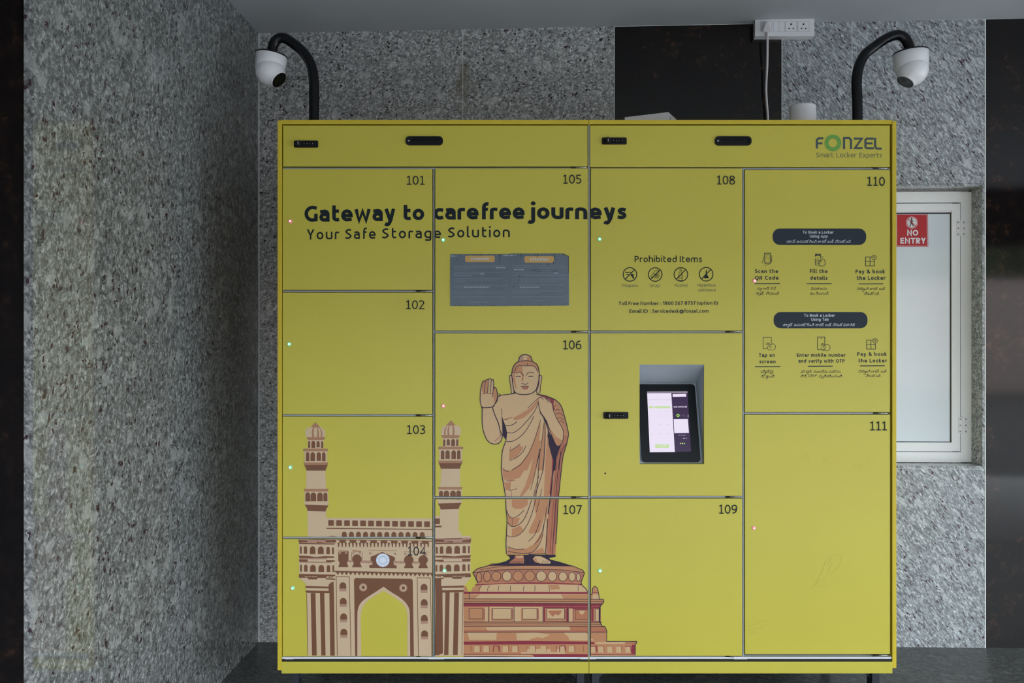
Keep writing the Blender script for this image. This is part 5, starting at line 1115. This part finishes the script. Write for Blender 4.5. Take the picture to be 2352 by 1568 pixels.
# ------------------------------------------------------------------ camera poles and cameras on top of the cabinets
DP = 2.75
def pole(label, pts, name='camera_pole'):
    path = [at(*pts[0], DP)]
    path = [at(x, y, DP) for x, y in SP([tuple(p) for p in pts], 6)]
    zt = ZT
    base = Vector((path[0].x, path[0].y, zt))
    t = thing(name, label, 'pole', group='camera poles')
    mb = MB(); mb.tube([base]+path, .0168, m_tube, 18); mb.build('bent_tube', t)
    fl = MB(); fl.lathe([(0, 0), (.045, 0), (.045, .005), (.018, .006), (.018, .012), (0, .012)], m_tube, Matrix.Translation(base), 24); fl.build('base_flange', t)
pole('black bent pole rising from the left cabinet top beside the side wall', [(721.5, 290), (721.5, 230), (721, 185), (714, 148), (695, 118), (668, 96), (650, 87), (636, 91), (628, 104), (624.5, 120)])
pole('black bent pole rising from the right cabinet top beside the white cylinder', [(1969.5, 290), (1969, 230), (1967.5, 190), (1972, 155), (1986, 126), (2010, 106), (2035, 89), (2060, 80.5), (2077, 87), (2086, 102), (2091, 117)])
def dome(label, cx, cy, rpx, tilt, ex, ey, er, dirv, cup, words):
    s = DP/F; r = rpx*s; c = at(cx, cy, DP)
    t = thing('security_camera', label, 'camera', group='security cameras')
    M = Matrix.Translation(c) @ Matrix.Rotation(math.radians(tilt), 4, 'Y')
    mb = MB(); mb.lathe([(0, .004), (r*.96, .004), (r*1.0, .002), (r*1.0, -.001), (r*.97, -.001)], m_black, M, 40); mb.build('mounting_ring', t)
    mb = MB(); h = cup*s
    mb.lathe([(r*.97, -.0005), (r*1.0, -.002), (r*.985, -h*.45), (r*.95, -h*.8), (r*.91, -h*1.02), (r*.86, -h*1.08), (0, -h*1.08)], m_white, M, 40); hs = mb.build('camera_housing', t)
    if words:
        lb = MB()
        for k in range(7):
            z = -h*(.30+.10*k)
            for a0, a1 in ((200-random.uniform(0, 4), 232),):
                n_ = 5
                for q_ in range(n_):
                    th = [math.radians(a0+(a1-a0)*(q_+d)/n_) for d in (0, .8)]
                    rr = r*1.0
                    v = [lb.bm.verts.new(M @ Vector((rr*math.cos(w)*1.006, rr*math.sin(w)*1.006, z+dz))) for w, dz in ((th[0], 0), (th[1], 0), (th[1], .0012), (th[0], .0012))]
                    lb.bm.faces.new(v).material_index = lb.mi(m_white_d)
        lb.build('rating_label_text', hs, fix=False)
    e = at(ex, ey, DP) + Vector((0, -.008, 0)); R = er*s; d = Vector(dirv).normalized()
    Q_ = Matrix.Translation(e) @ d.to_track_quat('Z', 'Y').to_matrix().to_4x4()
    mb = MB(); mb.lathe([(R*math.sin(a), -R*math.cos(a)) for a in [k*math.pi*.76/14 for k in range(15)]] + [(R*.62, R*.86), (R*.60, R*.93), (R*.55, R*.93)], m_white, Q_, 36); mb.build('eyeball', t)
    mb = MB(); mb.lathe([(R*.58, R*.945), (R*.50, R*.935), (R*.30, R*.93), (R*.2, R*.95), (0, R*.97)], m_lens, Q_, 30)
    mb.build('lens', t)
dome('white dome camera with rating text, hanging from the left bent pole', 624, 127.5, 35.5, 8, 622.5, 167, 33, (.712, -.203, -.666), 38, True)
dome('white dome camera with a wide dark lens, hanging from the right bent pole', 2091, 121.5, 38.0, -4, 2093, 164, 34, (-.549, -.04, -.837), 40, False)

# white box and white cylinder on the right cabinet
bxm = MB()
A0, B0, C0 = Vector((.5055, .15)), Vector((.373, .211)), Vector((.547, .232))
E0 = B0+C0-A0; zb, zt_ = ZT, ZT+.066
bxm.prism([(v.x, v.y, zb) for v in (A0, B0, E0, C0)], (0, 0, zt_-zb), m_white)
bo = bxm.build('white_box'); tag(bo, 'flat white box standing on the cabinet top in front of the dark stone', 'box')
dirx = (C0-A0).normalized()
for k in (.25, .65):
    p = A0+dirx*(C0-A0).length*k; nn = Vector((dirx.y, -dirx.x))
    if nn.dot(E0-A0) > 0: nn = -nn
    nb = MB(); nb.prism([(p.x+dirx.x*a, p.y+dirx.y*a, zb+.05+b) for a, b in ((-.004, -.004), (.004, -.004), (.004, .004), (-.004, .004))], (nn.x*.0008, nn.y*.0008, 0), m_white_d)
    nb.build('port', bo)
cyc = at(1844, 260, 2.70); r = 29*2.70/F; ztop = ZC-(236-CY)/F*2.66
cym = MB(); cym.lathe([(0, 0), (r*.99, 0), (r, .002), (r, ztop-ZT-.004), (r*.97, ztop-ZT), (r*.9, ztop-ZT), (r*.2, ztop-ZT+.001), (0, ztop-ZT+.001)], m_white, Matrix.Translation((cyc.x, cyc.y, ZT)), 48)
tag(cym.build('cylindrical_device'), 'plain white cylinder standing on the cabinet top below the power sockets', 'device')

# ------------------------------------------------------------------ power socket box on the wall
so = thing('power_socket_box', 'white surface socket box on the wall just under the ceiling', 'socket', group=None)
OUT = .038
def wpt(px, py, out):
    k = (px-CX)/F; bx, by = WA.x+wn.x*out, WA.y+wn.y*out
    s = (k*(by+D)-bx)/(wdir.x-k*wdir.y); p = wp(s, 0, out); return wp(s, ZC-(py-CY)/F*(p.y+D), out)
def wall_plate(mb, px0, px1, py0, py1, o0, o1, m, r=0):
    """raised rectangle on the wall, seen in pixels at its front o1"""
    a = wpt(px0, py1, o1); b = wpt(px1, py1, o1); c = wpt(px1, py0, o1); d = wpt(px0, py0, o1)
    mb.prism([a, b, c, d], Vector((-wn.x, -wn.y, 0))*(o1-o0), m)
b_ = MB(); wall_plate(b_, 1736, 1870.5, 43.5, 83, 0, OUT-.004, m_white); b_.build('back_box', so)
b_ = MB(); wall_plate(b_, 1734.5, 1870.5, 41.5, 83, OUT-.004, OUT, m_white); fp = b_.build('face_plate', so)
for k, (a, b) in enumerate(((1748, 1772), (1776.5, 1801.5), (1804.5, 1829.5), (1833, 1858.5))):
    q_ = MB(); wall_plate(q_, a-.5, b+.5, 49, 72.5, OUT-.001, OUT+.0004, m_white_d); wall_plate(q_, a, b, 49.5, 72, OUT-.001, OUT+.0016, m_white)
    if k == 1: wall_plate(q_, (a+b)/2-.3, (a+b)/2+.3, 50, 71.5, OUT, OUT+.0018, m_white_d)
    if k >= 2:
        for dx, dy, r_ in ((12.5, 6, 2.0), (8, 16, 1.6), (17.5, 16, 1.6)):
            c = wpt(a+dx, 49.5+dy, OUT+.0016); q_.lathe([(0, .0004), (r_*.00163, .0003), (r_*.00163, 0)], m_hole, Matrix.Translation(c) @ Vector((wn.x, wn.y, 0)).to_track_quat('Z', 'Y').to_matrix().to_4x4(), 14)
    q_.build('switch' if k == 1 else 'socket', so)
pl = thing('power_plug', 'white three-pin plug and cord in the leftmost socket, hanging behind the cabinet', 'plug')
b_ = MB()
lp = [(1753, 66), (1750.5, 70), (1752.5, 73), (1760, 74), (1769, 73.5), (1772.5, 71), (1770.5, 66), (1766.5, 53), (1763, 49.8), (1759, 49.8), (1756, 53)]
f_ = [wpt(x, y, OUT+.022) for x, y in lp]; cen = wpt(1761.5, 64, OUT+.026)
base_ = [wpt(x, y, OUT+.0017) for x, y in lp]
vf = [b_.bm.verts.new(p) for p in f_]; vb = [b_.bm.verts.new(p) for p in base_]; vi = [b_.bm.verts.new(p.lerp(cen, .25)+Vector((wn.x, wn.y, 0))*.003) for p in f_]
i = b_.mi(mat('cream_plug', (.72, .68, .70), .4))
for A_, B_ in ((vb, vf), (vf, vi)):
    for k in range(len(lp)): b_.bm.faces.new([A_[k], A_[(k+1) % len(lp)], B_[(k+1) % len(lp)], B_[k]]).material_index = i
b_.bm.faces.new(vi).material_index = i; b_.bm.faces.new(list(reversed(vb))).material_index = i
b_.build('plug_body', pl)
cd = MB(); cpts = [(1762, 70, .030), (1762.3, 84, .046), (1762.6, 100, .046), (1762, 150, .035), (1759.5, 200, .025), (1761, 235, .02), (1763.5, 272, .02), (1764, 330, .02)]
pth = [wpt(x, y, o) for x, y, o in cpts]
sm = []
for i in range(len(pth)-1):
    a, b, c, d = pth[max(0, i-1)], pth[i], pth[i+1], pth[min(len(pth)-1, i+2)]
    for k in range(6):
        t = k/6; sm.append(.5*(2*b+(c-a)*t+(2*a-5*b+4*c-d)*t*t+(3*b-a-3*c+d)*t**3))
sm.append(pth[-1])
cd.tube(sm, .0042, MATS['cream_plug'], 10); cd.build('cord', pl)
st = MB(); st.tube(sm[:8], [.0075-.0004*k for k in range(8)], MATS['cream_plug'], 10); st.build('strain_relief', pl)

# ------------------------------------------------------------------ NO ENTRY sign on the glazed panel
m_red = mat('sign_red', (.50, .012, .020), .3); m_sw = mat('sign_white', (.80, .80, .84), .35); m_sk = mat('sign_black', (.015, .015, .02), .4)
ps = lambda x, y: wpt(x, y, -.0852)
sb = MB(); sb.prism([ps(*p) for p in ((2057.8, 566.5), (2132, 566.8), (2131, 490.8), (2058, 489.8))], Vector((-wn.x, -wn.y, 0))*.0008, m_red)
sg = tag(sb.build('no_entry_sign'), 'red NO ENTRY sign with a crossed walking figure stuck on the white window panel', 'sign')
NE = Surface(ps, Vector((wn.x, wn.y, 0)), {'n': (2050, 485, 2135, 570)})
NE.line('print', [(2059.6, 492), (2129.2, 493), (2130.2, 564.8), (2059.8, 564.4), (2059.6, 492)], .9, m_sw, 1)
NE.poly('print', A(2094.5, 511, 13.6, 13.6, 0, 352, 32), m_sw, 1); NE.line('print', A(2094.5, 511, 12.0, 12.0, 0, 360, 32), 1.4, m_red, 2)
NE.poly('print', A(2093.7, 502.6, 2.0, 2.0, 0, 330, 10), m_sk, 3)
NE.line('print', [(2094, 505), (2093.2, 513)], 3.6, m_sk, 3); NE.line('print', [(2093.2, 512), (2091.5, 516.5), (2088.8, 520)], 2.0, m_sk, 3); NE.line('print', [(2093.8, 512), (2096.4, 515.5), (2097.4, 520)], 2.0, m_sk, 3); NE.line('print', [(2094, 506), (2097, 508), (2100, 508.2)], 1.3, m_sk, 3); NE.line('print', [(2093, 506), (2090.5, 509.5), (2090, 513)], 1.3, m_sk, 3)
NE.line('print', [(2086.2, 502.6), (2102.8, 519.4)], 1.8, m_red, 4)
NE.text('print', 'NO', 2083.5, 2109, 541, 13.2, .23, m_sw, 1, track=.12); NE.text('print', 'ENTRY', 2067.8, 2126.2, 559.2, 13.2, .23, m_sw, 1, track=.12)
NE.build('n', 'print', sg)
